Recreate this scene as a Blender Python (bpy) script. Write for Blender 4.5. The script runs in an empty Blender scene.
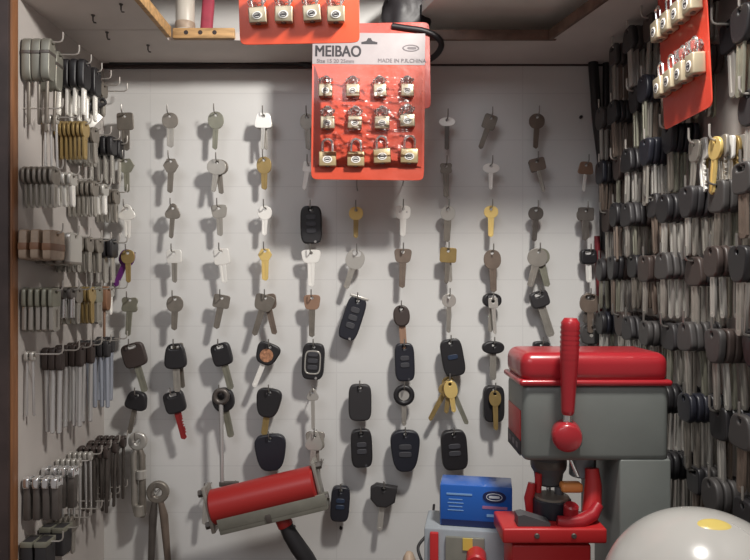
import bpy, bmesh, math, random
from math import sin, cos, pi, radians, sqrt
from mathutils import Vector, Matrix, noise

random.seed(11)
SC = bpy.context.scene
COL = SC.collection

# ------------------------------------------------------------------ camera, light, exposure
DIST = 0.85            # camera to back wall
F = 654.0              # focal length in pixels of a 750 px wide frame
ZC = 1.5               # camera height
XL, XR = -0.352, 0.308 # side walls
ZT = ZC + 0.28         # underside of the lower ceiling boards
ZCOUNTER = ZC - 0.400

cam = bpy.data.objects.new('camera', bpy.data.cameras.new('camera'))
cam.location = (0, -DIST, ZC)
cam.rotation_euler = (pi / 2, 0, 0)
cam.data.sensor_width = 36
cam.data.lens = 36 * F / 750
cam.data.clip_start = 0.01
COL.objects.link(cam)
SC.camera = cam

world = bpy.data.worlds.new('world')
SC.world = world
world.use_nodes = True
world.node_tree.nodes['Background'].inputs[0].default_value = (0.92, 0.83, 0.80, 1)
world.node_tree.nodes['Background'].inputs[1].default_value = 0.24

def area(name, loc, target, power, size, color, shape='DISK', size_y=None):
    l = bpy.data.lights.new(name, 'AREA')
    l.energy = power; l.shape = shape; l.size = size
    if size_y: l.size_y = size_y
    l.color = color
    o = bpy.data.objects.new(name, l)
    o.location = loc
    o.rotation_euler = (Vector(target) - Vector(loc)).to_track_quat('-Z', 'Y').to_euler()
    COL.objects.link(o)
    return o

area('stall_lamp', (0.169, -0.45, 1.89), (-0.10, 0, 1.40), 4.1, 0.066, (1.0, 0.96, 0.90))
area('shop_front_light', (-0.45, -1.6, 2.35), (0, 0, 1.40), 5.2, 0.9, (0.92, 0.95, 1.0), 'RECTANGLE', 0.5)

SC.view_settings.view_transform = 'Standard'
SC.view_settings.look = 'None'
SC.view_settings.gamma = 1
SC.view_settings.use_curve_mapping = False
SC.view_settings.exposure = 0.0

def at(px, py, d):
    """the point seen at pixel (px, py) at distance d in front of the back wall"""
    s = (DIST - d) / F
    return Vector(((px - 375) * s, -d, ZC - (py - 280) * s))

def mmpx(d): return (DIST - d) / F

# ------------------------------------------------------------------ materials
M = {}
def mat(name, col, rough=0.5, metal=0.0, var=0.0, scale=60.0, bump=0.0, coat=0.0, spec=0.5, trans=0.0, stretch=None):
    m = bpy.data.materials.new(name); m.use_nodes = True
    nt = m.node_tree; b = nt.nodes['Principled BSDF']
    b.inputs['Base Color'].default_value = (*col, 1)
    b.inputs['Roughness'].default_value = rough
    b.inputs['Metallic'].default_value = metal
    b.inputs['Coat Weight'].default_value = coat
    b.inputs['Coat Roughness'].default_value = 0.12
    b.inputs['Specular IOR Level'].default_value = spec
    b.inputs['Transmission Weight'].default_value = trans
    if var or bump:
        tc = nt.nodes.new('ShaderNodeTexCoord')
        n = nt.nodes.new('ShaderNodeTexNoise'); n.inputs['Scale'].default_value = scale; n.inputs['Detail'].default_value = 4
        src = tc.outputs['Object']
        if stretch:
            mp = nt.nodes.new('ShaderNodeMapping'); mp.inputs['Scale'].default_value = stretch
            nt.links.new(src, mp.inputs[0]); src = mp.outputs[0]
        nt.links.new(src, n.inputs['Vector'])
        if var:
            r = nt.nodes.new('ShaderNodeValToRGB')
            r.color_ramp.elements[0].position = 0.3; r.color_ramp.elements[1].position = 0.7
            r.color_ramp.elements[0].color = (*[c * (1 - var) for c in col], 1)
            r.color_ramp.elements[1].color = (*[min(1, c * (1 + var)) for c in col], 1)
            nt.links.new(n.outputs['Fac'], r.inputs[0]); nt.links.new(r.outputs[0], b.inputs['Base Color'])
        if bump:
            bp = nt.nodes.new('ShaderNodeBump'); bp.inputs['Strength'].default_value = bump; bp.inputs['Distance'].default_value = 0.002
            nt.links.new(n.outputs['Fac'], bp.inputs['Height']); nt.links.new(bp.outputs[0], b.inputs['Normal'])
    M[name] = m
    return m

def film_material():
    m = bpy.data.materials.new('cling_film'); m.use_nodes = True
    nt = m.node_tree; nt.nodes.clear()
    o = nt.nodes.new('ShaderNodeOutputMaterial'); mx = nt.nodes.new('ShaderNodeMixShader')
    t = nt.nodes.new('ShaderNodeBsdfTransparent'); g = nt.nodes.new('ShaderNodeBsdfGlossy'); g.inputs['Roughness'].default_value = 0.22
    fr = nt.nodes.new('ShaderNodeFresnel'); fr.inputs['IOR'].default_value = 1.4
    nt.links.new(fr.outputs[0], mx.inputs[0]); nt.links.new(t.outputs[0], mx.inputs[1]); nt.links.new(g.outputs[0], mx.inputs[2]); nt.links.new(mx.outputs[0], o.inputs[0])
    M['cling_film'] = m
film_material()

def wall_material():
    m = mat('painted_board', (0.60, 0.59, 0.575), 0.6)
    nt = m.node_tree; b = nt.nodes['Principled BSDF']
    tc = nt.nodes.new('ShaderNodeTexCoord')
    sep = nt.nodes.new('ShaderNodeSeparateXYZ'); nt.links.new(tc.outputs['Object'], sep.inputs[0])
    def line(out, period, off):
        a = nt.nodes.new('ShaderNodeMath'); a.operation = 'ADD'; a.inputs[1].default_value = off; nt.links.new(out, a.inputs[0])
        p = nt.nodes.new('ShaderNodeMath'); p.operation = 'PINGPONG'; p.inputs[1].default_value = period / 2; nt.links.new(a.outputs[0], p.inputs[0])
        c = nt.nodes.new('ShaderNodeMath'); c.operation = 'LESS_THAN'; c.inputs[1].default_value = 0.0007; nt.links.new(p.outputs[0], c.inputs[0])
        return c.outputs[0]
    l1 = line(sep.outputs[2], 0.0605, 0.012); l2 = line(sep.outputs[0], 0.242, 0.05)
    mx = nt.nodes.new('ShaderNodeMath'); mx.operation = 'MAXIMUM'; nt.links.new(l1, mx.inputs[0]); nt.links.new(l2, mx.inputs[1])
    n = nt.nodes.new('ShaderNodeTexNoise'); n.inputs['Scale'].default_value = 9; n.inputs['Detail'].default_value = 5
    nt.links.new(tc.outputs['Object'], n.inputs['Vector'])
    r = nt.nodes.new('ShaderNodeValToRGB')
    r.color_ramp.elements[0].color = (0.62, 0.615, 0.60, 1); r.color_ramp.elements[1].color = (0.71, 0.70, 0.685, 1)
    nt.links.new(n.outputs['Fac'], r.inputs[0])
    mix = nt.nodes.new('ShaderNodeMix'); mix.data_type = 'RGBA'
    sc = nt.nodes.new('ShaderNodeMath'); sc.operation = 'MULTIPLY'; sc.inputs[1].default_value = 0.16; nt.links.new(mx.outputs[0], sc.inputs[0])
    nt.links.new(sc.outputs[0], mix.inputs[0]); nt.links.new(r.outputs[0], mix.inputs[6]); mix.inputs[7].default_value = (0.32, 0.31, 0.31, 1)
    nt.links.new(mix.outputs[2], b.inputs['Base Color'])
wall_material()
mat('side_board', (0.47, 0.435, 0.41), 0.6, var=0.06, scale=12)
mat('ceiling_board', (0.62, 0.565, 0.53), 0.7, var=0.08, scale=14)
mat('white_board', (0.90, 0.86, 0.80), 0.6, var=0.05, scale=10)
mat('pine', (0.50, 0.30, 0.13), 0.55, var=0.3, scale=40, stretch=(1, 6, 6))
mat('post_wood', (0.24, 0.105, 0.045), 0.5, var=0.25, scale=30, stretch=(6, 6, 0.6))
mat('dark_wood', (0.045, 0.03, 0.028), 0.6, var=0.3, scale=30)
mat('brown_edge', (0.16, 0.10, 0.075), 0.6, var=0.3, scale=60)
mat('counter_top', (0.10, 0.07, 0.055), 0.5, var=0.3, scale=20)
mat('bright', (0.95, 0.93, 0.88), 0.30, 0.30)  # reflected glints on shiny keys put into a pale, less metallic base colour
mat('nickel', (0.40, 0.375, 0.335), 0.36, 0.55, var=0.1)
mat('silver', (0.54, 0.52, 0.48), 0.30, 0.5)
mat('dull', (0.235, 0.21, 0.18), 0.42, 0.5, var=0.15)
mat('greenish', (0.27, 0.265, 0.21), 0.42, 0.45, var=0.12)
mat('darkmetal', (0.12, 0.105, 0.095), 0.42, 0.5, var=0.2)
mat('gold', (0.90, 0.66, 0.24), 0.30, 0.45)
mat('brass', (0.38, 0.27, 0.11), 0.36, 0.5, var=0.12)
mat('copper', (0.36, 0.22, 0.15), 0.45, 0.4)
mat('bronze', (0.20, 0.155, 0.125), 0.45, 0.4, var=0.15)
mat('purple', (0.16, 0.03, 0.20), 0.35, 0.3)
mat('red_blade', (0.26, 0.02, 0.02), 0.4, 0.1)
mat('chrome', (0.82, 0.82, 0.82), 0.14, 0.9)
mat('rod_steel', (0.62, 0.61, 0.60), 0.25, 0.55)
mat('blue_steel', (0.50, 0.54, 0.62), 0.25, 0.55)
mat('black', (0.018, 0.017, 0.019), 0.42)
mat('navy_black', (0.017, 0.018, 0.026), 0.38)
mat('charcoal', (0.030, 0.028, 0.030), 0.5)
mat('darkbrown', (0.05, 0.036, 0.032), 0.45)
mat('grey_plastic', (0.055, 0.051, 0.05), 0.5)
mat('button', (0.05, 0.05, 0.058), 0.5)
mat('button_blue', (0.025, 0.04, 0.075), 0.4)
mat('emblem', (0.52, 0.26, 0.15), 0.35, 0.4, var=0.5, scale=260)
mat('wire', (0.30, 0.285, 0.265), 0.35, 0.7)
mat('pale_wire', (0.55, 0.52, 0.48), 0.35, 0.6)
mat('dark_wire', (0.10, 0.09, 0.085), 0.4, 0.6)
mat('cable_black', (0.014, 0.012, 0.014), 0.45)
mat('cable_red', (0.17, 0.015, 0.022), 0.4)
mat('orange_card', (0.74, 0.085, 0.028), 0.42, var=0.05, scale=20, bump=0.12, coat=0.3)
mat('film_card', (0.62, 0.072, 0.03), 0.38, var=0.06, scale=26, bump=0.75, coat=0.9)
mat('red_card', (0.60, 0.055, 0.03), 0.36, bump=0.35, scale=40, coat=0.7)
mat('card_header', (0.36, 0.32, 0.325), 0.45, var=0.05)
mat('print_black', (0.03, 0.025, 0.03), 0.6)
mat('print_grey', (0.16, 0.14, 0.15), 0.6)
mat('lock_body', (0.46, 0.395, 0.28), 0.30, 0.45, var=0.08)
mat('lock_gold', (0.52, 0.41, 0.23), 0.30, 0.45)
mat('lock_label', (0.78, 0.76, 0.72), 0.4)
mat('machine_grey', (0.165, 0.178, 0.168), 0.42, var=0.06, scale=30, bump=0.04)
mat('machine_dark', (0.075, 0.075, 0.08), 0.5)
mat('machine_red', (0.36, 0.016, 0.024), 0.30, coat=0.3)
mat('tool_red', (0.36, 0.022, 0.02), 0.36)
mat('red_paint', (0.46, 0.02, 0.022), 0.38)
mat('box_blue', (0.012, 0.11, 0.46), 0.32, coat=0.4)
mat('box_side', (0.20, 0.26, 0.36), 0.5, var=0.3, scale=90)
mat('box_dark', (0.01, 0.02, 0.09), 0.4)
mat('box_print', (0.22, 0.40, 0.68), 0.5)
mat('box_pink', (0.40, 0.16, 0.30), 0.5)
mat('box_white', (0.62, 0.66, 0.72), 0.5)
mat('unit_grey', (0.30, 0.33, 0.36), 0.42, var=0.08)
mat('yellow_tag', (0.66, 0.50, 0.10), 0.5)
mat('orange_part', (0.75, 0.28, 0.08), 0.45)
mat('dome_white', (0.50, 0.49, 0.465), 0.20, coat=0.4)
mat('dome_yellow', (0.70, 0.55, 0.16), 0.3)
mat('bottle_white', (0.58, 0.53, 0.46), 0.4)
mat('cloth_red', (0.36, 0.04, 0.07), 0.7, var=0.2)
mat('bag_black', (0.025, 0.022, 0.024), 0.5, var=0.3, bump=0.3)
mat('wood_handle', (0.22, 0.11, 0.06), 0.5, var=0.2)
mat('tan_plate', (0.40, 0.30, 0.22), 0.5, var=0.2, scale=100)
mat('bar_handle', (0.23, 0.225, 0.19), 0.40, 0.3, var=0.1)
mat('clear_film', (0.95, 0.93, 0.92), 0.15, trans=0.95)

# ------------------------------------------------------------------ mesh helpers
def finish(me, ang=0.7):
    me.shade_smooth(); me.set_sharp_from_angle(angle=ang)
    return me

class MB:
    """collects shapes into one mesh"""
    def __init__(s): s.bm = bmesh.new()
    def mark(s): return len(s.bm.verts)
    def xf(s, n, m):
        s.bm.verts.ensure_lookup_table()
        for v in s.bm.verts[n:]: v.co = m @ v.co
    def add(s, me, m=None):
        n = s.mark(); s.bm.from_mesh(me)
        if m is not None: s.xf(n, m)
        return s
    def box(s, c, size, bev=0.0, m=None, seg=2):
        t = bmesh.new(); bmesh.ops.create_cube(t, size=1)
        for v in t.verts: v.co = Vector((v.co.x * size[0], v.co.y * size[1], v.co.z * size[2]))
        if bev: bmesh.ops.bevel(t, geom=t.edges[:], offset=bev, segments=seg, profile=0.5, affect='EDGES')
        for v in t.verts: v.co += Vector(c)
        me = bpy.data.meshes.new('t'); t.to_mesh(me); t.free()
        s.add(me, m); bpy.data.meshes.remove(me); return s
    def tube(s, path, r, seg=8, cap=True):
        P = [Vector(p) for p in path]; n = len(P)
        R = r if isinstance(r, (list, tuple)) else [r] * n
        T = [(P[min(i + 1, n - 1)] - P[max(i - 1, 0)]).normalized() for i in range(n)]
        up = Vector((0, 0, 1)) if abs(T[0].z) < 0.9 else Vector((1, 0, 0))
        u = T[0].cross(up).normalized(); rings = []
        for i in range(n):
            u = (u - T[i] * u.dot(T[i])).normalized(); w = T[i].cross(u)
            rings.append([s.bm.verts.new(P[i] + (u * cos(2 * pi * k / seg) + w * sin(2 * pi * k / seg)) * R[i]) for k in range(seg)])
        for a, b in zip(rings, rings[1:]):
            for k in range(seg): s.bm.faces.new((a[k], a[(k + 1) % seg], b[(k + 1) % seg], b[k]))
        if cap:
            s.bm.faces.new(rings[0][::-1]); s.bm.faces.new(rings[-1])
        return s
    def cyl(s, a, b, r, seg=20, r2=None, bev=0.0):
        a, b = Vector(a), Vector(b); r2 = r if r2 is None else r2
        if bev:
            d = (b - a).normalized() * bev
            return s.tube([a, a, a + d, b - d, b, b][1:5], [r - bev, r, r2, r2 - bev], seg)
        return s.tube([a, b], [r, r2], seg)
    def lathe(s, prof, seg=32, m=None):
        n = s.mark(); rings = []
        for (r, z) in prof:
            rings.append([s.bm.verts.new((max(r, 1e-5) * cos(2 * pi * k / seg), max(r, 1e-5) * sin(2 * pi * k / seg), z)) for k in range(seg)])
        for a, b in zip(rings, rings[1:]):
            for k in range(seg): s.bm.faces.new((a[k], a[(k + 1) % seg], b[(k + 1) % seg], b[k]))
        s.bm.faces.new(rings[0][::-1]); s.bm.faces.new(rings[-1])
        if m is not None: s.xf(n, m)
        return s
    def torus(s, c, R, r, axis='Y', seg=24, sub=8, arc=2 * pi):
        pts = []
        for k in range(seg + 1):
            a = arc * k / seg
            q = Vector((R * cos(a), 0, R * sin(a)))
            if axis == 'X': q = Vector((0, R * cos(a), R * sin(a)))
            if axis == 'Z': q = Vector((R * cos(a), R * sin(a), 0))
            pts.append(Vector(c) + q)
        return s.tube(pts, r, sub)
    def prism(s, pts, y0, y1):
        """polygon of (x, z), from y0 to y1"""
        a = [s.bm.verts.new((x, y0, z)) for x, z in pts]; b = [s.bm.verts.new((x, y1, z)) for x, z in pts]
        n = len(pts)
        s.bm.faces.new(a); s.bm.faces.new(b[::-1])
        for k in range(n): s.bm.faces.new((a[k], b[k], b[(k + 1) % n], a[(k + 1) % n]))
        return s
    def mesh(s, name, ang=0.7):
        bmesh.ops.recalc_face_normals(s.bm, faces=s.bm.faces[:])
        me = bpy.data.meshes.new(name); s.bm.to_mesh(me); s.bm.free()
        return finish(me, ang)

def plate(outlines, th, bev=0.0003, res=1):
    """flat piece in the XZ plane with holes, bevelled, thickness along Y, centred on y = 0"""
    cu = bpy.data.curves.new('t', 'CURVE'); cu.dimensions = '2D'; cu.fill_mode = 'BOTH'
    cu.extrude = max(th / 2 - bev, 1e-5); cu.bevel_depth = bev; cu.bevel_resolution = res; cu.offset = -bev
    for pts in outlines:
        sp = cu.splines.new('POLY'); sp.points.add(len(pts) - 1)
        for p, (x, z) in zip(sp.points, pts): p.co = (x, z, 0, 1)
        sp.use_cyclic_u = True
    o = bpy.data.objects.new('t', cu); COL.objects.link(o)
    dg = bpy.context.evaluated_depsgraph_get()
    me = bpy.data.meshes.new_from_object(o.evaluated_get(dg))
    bpy.data.objects.remove(o); bpy.data.curves.remove(cu)
    me.transform(Matrix.Rotation(pi / 2, 4, 'X'))
    me.materials.clear()
    return finish(me, 0.9)

def sup(W, H, n=2.0, cx=0, cz=0, taper=0.0, N=40, lobes=0, lob=0.0, ph=0.0):
    pts = []
    for k in range(N):
        a = 2 * pi * k / N
        c, q = cos(a), sin(a)
        x = math.copysign(abs(c) ** (2 / n), c); z = math.copysign(abs(q) ** (2 / n), q)
        f = 1 + (lob * cos(lobes * (a - ph)) if lobes else 0)
        pts.append((cx + W / 2 * x * f * (1 + taper * z), cz + H / 2 * z * f))
    return pts

def circ(r, cx=0, cz=0, N=18): return sup(2 * r, 2 * r, 2, cx, cz, N=N)

def obj(name, me, m, parent=None, loc=(0, 0, 0), rot=(0, 0, 0)):
    o = bpy.data.objects.new(name, me)
    if m is not None and not me.materials: me.materials.append(M[m] if isinstance(m, str) else m)
    elif m is not None:
        mm = M[m] if isinstance(m, str) else m
        if me.materials[0] != mm:
            o.material_slots[0].link = 'OBJECT'; o.material_slots[0].material = mm
    COL.objects.link(o)
    o.location = loc; o.rotation_euler = rot
    if parent is not None: o.parent = parent
    return o

def tag(o, label, cat, group=None):
    o['label'] = label; o['category'] = cat
    if group: o['group'] = group
    return o

def thing(name, label, cat, loc=(0, 0, 0), rot=(0, 0, 0), group=None):
    o = bpy.data.objects.new(name, None); COL.objects.link(o)
    o.empty_display_size = 0.01
    o.location = loc; o.rotation_euler = rot
    return tag(o, label, cat, group)

def struct(name, me, m, **k):
    o = obj(name, me, m, **k); o['kind'] = 'structure'; return o

ORD = ['', 'first', 'second', 'third', 'fourth', 'fifth', 'sixth', 'seventh', 'eighth', 'ninth', 'tenth', 'eleventh', 'twelfth']
NUM = ['', 'one', 'two', 'three', 'four', 'five', 'six', 'seven', 'eight', 'nine', 'ten', 'eleven', 'twelve']
MM = 0.001

# ------------------------------------------------------------------ the setting
b = MB(); b.box((-0.02, 0.01, ZC + 0.0), (0.84, 0.02, 1.1)); struct('wall_back', b.mesh('wall_back'), 'painted_board')
b = MB(); b.box((XL - 0.01, -0.1025, ZC), (0.02, 0.205, 1.1)); struct('wall_left', b.mesh('wall_left'), 'side_board')
b = MB(); b.box((XR + 0.01, -0.26, ZC), (0.02, 0.52, 1.1)); struct('wall_right', b.mesh('wall_right'), 'side_board')
# wooden post at the front edge of the left wall
b = MB(); b.box((XL - 0.0175, -0.211, ZC), (0.036, 0.012, 1.1), 0.001); struct('trim_1', b.mesh('trim'), 'post_wood')
b = MB(); b.box((XL - 0.026, -0.219, ZC), (0.05, 0.004, 1.1), 0.0006); struct('trim_2', b.mesh('trim'), 'dark_wood')
# lower ceiling: left board, narrow strip along the wall, right board with a slanting edge
th = 0.009
def slab(name, pts, z, t, m):
    q = MB()
    lo = [q.bm.verts.new((x, y, z)) for x, y in pts]; hi = [q.bm.verts.new((x, y, z + t)) for x, y in pts]
    n = len(pts); q.bm.faces.new(lo); q.bm.faces.new(hi[::-1])
    for k in range(n): q.bm.faces.new((lo[k], hi[k], hi[(k + 1) % n], lo[(k + 1) % n]))
    return struct(name, q.mesh(name), m)
XE = -0.241
slab('ceiling_left', [(XL, 0), (XL, -0.117), (XE, -0.117), (XE, 0)], ZT, th, 'ceiling_board')
slab('ceiling_front', [(XL, -0.1185), (XL, -0.205), (XE, -0.205), (XE, -0.1185)], ZT, th, 'ceiling_board')
slab('ceiling_strip', [(XE, 0), (XE, -0.086), (0.205, -0.086), (0.205, 0)], ZT, th, 'ceiling_board')
slab('ceiling_right', [(0.205, 0), (0.205, -0.086), (0.235, -0.205), (XR, -0.205), (XR, 0)], ZT, th, 'ceiling_board')
# pine edging along the opening
b = MB(); b.box((XE + 0.003, -0.150, ZT + 0.006), (0.006, 0.110, 0.013), 0.001); struct('trim_3', b.mesh('trim'), 'pine')
b = MB(); b.box((XE + 0.042, -0.089, ZT + 0.0065), (0.072, 0.006, 0.012), 0.001); struct('trim_4', b.mesh('trim'), 'pine')
for k in range(3):
    q = MB(); q.cyl((XE + 0.022 + 0.0165 * k, -0.0923, ZT + 0.007), (XE + 0.022 + 0.0165 * k, -0.0915, ZT + 0.007), 0.0026, 12)
    tag(obj('screw_head', q.mesh('screw_head'), 'dark_wood'), f'dark {ORD[k+1]} screw head in the pale pine strip under the ceiling, counted from corner', 'screw', 'screws in the pine strip')
b = MB(); b.box((0.132, -0.0885, ZT + 0.005), (0.158, 0.005, 0.012), 0.001); struct('trim_5', b.mesh('trim'), 'brown_edge')
a0, a1 = Vector((0.205, -0.086)), Vector((0.235, -0.205)); mid = (a0 + a1) / 2; ln = (a1 - a0).length
b = MB(); b.box((0, 0, 0), (0.005, ln, 0.012), 0.001, Matrix.Translation((mid.x - 0.002, mid.y, ZT + 0.005)) @ Matrix.Rotation(math.atan2(a1.y - a0.y, a1.x - a0.x) - pi / 2, 4, 'Z')); struct('trim_6', b.mesh('trim'), 'brown_edge')
slab('ceiling_upper', [(0.055, 0), (0.055, -0.09), (0.116, -0.27), (0.116, -0.345), (XR, -0.345), (XR, 0)], ZT + 0.032, 0.012, 'white_board')
slab('ceiling_shelf', [(XL, 0), (XL, -0.17), (0.05, -0.17), (0.05, 0)], ZT + 0.085, 0.012, 'dark_wood')
b = MB(); b.box((0.2125, -0.280, ZT + 0.0085), (0.189, 0.010, 0.047), 0.001); struct('added_shade_lip', b.mesh('trim'), 'brown_edge')  # unseen board added to shade the upper right of the back wall
slab('added_shade_slab', [(0.232, -0.287), (0.232, -0.50), (XR, -0.50), (XR, -0.287)], ZT - 0.005, 0.012, 'ceiling_board')  # unseen board added to keep direct lamp light off the upper right wall
# dark gap and cable where the back wall meets the ceiling
b = MB(); b.box((-0.19, -0.003, ZT - 0.003), (0.324, 0.006, 0.006), 0.001); struct('trim_7', b.mesh('trim'), 'dark_wood')
b = MB(); b.box((0.172, -0.001, ZT - 0.001), (0.26, 0.002, 0.002)); struct('trim_8', b.mesh('trim'), 'dark_wood')
b = MB(); b.box((-0.02, -0.28, ZCOUNTER - 0.02), (0.70, 0.56, 0.04), 0.002); struct('counter', b.mesh('counter'), 'counter_top')

# ------------------------------------------------------------------ wire hooks
def hook_mesh(L, up=0.009, r=0.0008):
    q = MB()
    q.tube([(0, 0.002, 0), (0, -L + 0.004, 0), (0, -L + 0.0012, 0.0012), (0, -L, 0.004), (0, -L, up)], r, 7)
    return q.mesh('wire_hook')
HB = hook_mesh(0.034, 0.0100); HS = hook_mesh(0.040, 0.010, 0.0008); HLONG = hook_mesh(0.036, 0.013, 0.0010)

# ------------------------------------------------------------------ keys of the back wall
CACHE = {}
def key_meshes(bow, W, H, T, bw, cut):
    k = (bow, W, H, T, bw, cut)
    if k in CACHE: return CACHE[k]
    top = 4.2
    cz = top - H / 2
    hole = circ(2.1)
    extra = []
    if bow == 'round': o = sup(W, H, 2.2, 0, cz)
    elif bow == 'square': o = sup(W, H, 7, 0, cz)
    elif bow == 'trap': o = sup(W, H, 5, 0, cz, taper=-0.16)
    elif bow == 'wide': o = sup(W, H, 4, 0, cz, taper=0.14)
    elif bow == 'tref': o = sup(W, H, 2, 0, cz, N=60, lobes=3, lob=0.17, ph=pi / 2 + pi / 3 * 0)
    elif bow == 'clover': o = sup(W, H, 2, 0, cz, N=60, lobes=4, lob=0.16, ph=pi / 4)
    elif bow == 'ear': o = sup(W, H, 2, 0, cz, N=60, lobes=2, lob=0.13)
    elif bow == 'hex': o = sup(W, H, 2, 0, cz, N=6)
    elif bow == 'bighole':
        o = sup(W, H, 2.3, 0, cz); hole = sup(W * 0.46, H * 0.30, 2.6, 0, top - 4.6)
    elif bow == 'eyes':
        o = sup(W, H, 3.2, 0, cz, taper=0.06); extra = [circ(1.3, -W * 0.24, cz + 0.3, 12), circ(1.3, W * 0.24, cz + 0.3, 12)]
    else: o = sup(W, H, 2, 0, cz)
    S = lambda pts: [(x * MM, z * MM) for x, z in pts]
    bm_ = plate([S(o), S(hole)] + [S(e) for e in extra], 2.5 * MM, 0.35 * MM)
    rnd = random.Random(hash((W, H, T)) & 255)
    z0 = top - H + 2.5; z1 = top - T; w = bw / 2
    right = [(w, z0), (w, z0 - 3.2)]; nstep = max(3, int((z0 - 7 - z1) / 3.2))
    if cut:
        for i in range(nstep):
            za = z0 - 5 - i * 3.2; dd = rnd.choice((0.4, 1.1, 1.8, 2.4))
            right += [(w, za + 0.4) if i == 0 else (w - 0.2, za + 0.3), (w - dd, za - 1.0), (w - dd, za - 1.8)]
    tip = [(w * 0.75, z1 + 2.2), (w * 0.1, z1), (-w * 0.7, z1 + 1.4), (-w, z1 + 2.6), (-w, z0)]
    slot = [(-w * 0.45, z0 - 3.5), (w * 0.05, z0 - 3.5), (w * 0.05, z1 + 3.2), (-w * 0.45, z1 + 3.2)]
    q = MB()
    q.add(plate([S(right + tip), S(slot)], 2.0 * MM, 0.2 * MM))
    q.box(((-w * 0.2) * MM, 0, (z0 + z1) / 2 * MM), (w * 0.8 * MM, 1.1 * MM, (z0 - z1 - 5) * MM))
    CACHE[k] = (bm_, q.mesh('blade'))
    return CACHE[k]

WALLKEYS = 'keys on the back wall hooks'
def wkey(loc, bow, W, H, T, m, label, swing=0, yaw=0, pitch=0, bw=7.4, cut=False, bm=None, group=WALLKEYS):
    t = thing('house_key', label, 'key', loc, (radians(pitch), radians(-swing), radians(yaw)), group)
    a, c = key_meshes(bow, W, H, T, bw, cut)
    obj('bow', a, m, t); obj('blade', c, bm or m, t)
    return t

def head_mesh(shape, W, H, t, hole='round'):
    k = ('head', shape, W, H, t, hole)
    if k in CACHE: return CACHE[k]
    top = 5.0; cz = top - H / 2
    o = {'rect': lambda: sup(W, H, 4.2, 0, cz, N=48), 'round': lambda: sup(W, H, 2.3, 0, cz), 'shield': lambda: sup(W, H, 3.2, 0, cz, taper=0.20, N=48),
         'bell': lambda: sup(W, H, 3.4, 0, cz, taper=-0.18, N=48), 'hexa': lambda: sup(W, H, 3, 0, cz, N=10),
         'angled': lambda: [(-W * .30, top), (W * .5, top - 1), (W * .46, top - H * .72), (W * .16, top - H), (-W * .2, top - H), (-W * .46, top - H * .7), (-W * .5, top - H * .2)]}[shape]()
    h = {'round': circ(2.0), 'slot': sup(W * 0.46, 4.2, 4, 0, 0.2), 'corner': sup(W * 0.40, 4.4, 4, -W * 0.0, 0.2)}[hole]
    S = lambda pts: [(x * MM, z * MM) for x, z in pts]
    CACHE[k] = plate([S(o), S(h)], t * MM, min(2.0, t * 0.28) * MM, 3)
    return CACHE[k]

def carblade_mesh(z0, L, w, t=2.3, style=0):
    k = ('cb', z0, L, w, t, style)
    if k in CACHE: return CACHE[k]
    S = lambda pts: [(x * MM, z * MM) for x, z in pts]
    h = w / 2; z1 = z0 - L
    q = MB()
    if style == 1:
        rt = [(h, z0)]; rn = random.Random(int(L * 7))
        z = z0 - 9
        while z > z1 + 6:
            d = rn.choice((0.5, 1.2, 2.0)); rt += [(h, z), (h - d, z - 1.3), (h - d, z - 2.2)]; z -= 3.4
        o = rt + [(h * .7, z1 + 2), (0, z1), (-h * .8, z1 + 1.6), (-h, z1 + 3), (-h, z0)]
    else:
        o = [(h, z0), (h, z1 + 2.4), (h * .5, z1), (-h * .5, z1), (-h, z1 + 2.4), (-h, z0)]
    q.add(plate([S(o), S([(-h * .35, z0 - 4), (h * .35, z0 - 4), (h * .35, z1 + 4), (-h * .35, z1 + 4)])], t * MM, 0.2 * MM))
    q.box((0, 0, (z0 + z1) / 2 * MM), (h * .8 * MM, t * 0.5 * MM, (L - 7) * MM))
    CACHE[k] = q.mesh('blade'); return CACHE[k]

def carkey(loc, shape, W, H, L, label, swing=0, hm='black', bm='nickel', t=8.5, bw=8.5, hole='slot', yaw=0, style=0, group=WALLKEYS, name='car_key', cat='key', badge=None, pitch=0):
    k = thing(name, label, cat, loc, (radians(pitch), radians(-swing), radians(yaw)), group)
    obj('head', head_mesh(shape, W, H, t, hole), hm, k)
    if L: obj('blade', carblade_mesh(5 - H + 3, L, bw, 2.3, style), bm, k)
    if badge:
        r, m2 = badge
        q = MB(); q.cyl((0, -t / 2 * MM - 0.0006, (4 - H / 2 - 1) * MM), (0, -t / 2 * MM + 0.0004, (4 - H / 2 - 1) * MM), r * MM, 24, bev=0.0003)
        obj('emblem', q.mesh('emblem'), m2, k)
    return k

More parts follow.
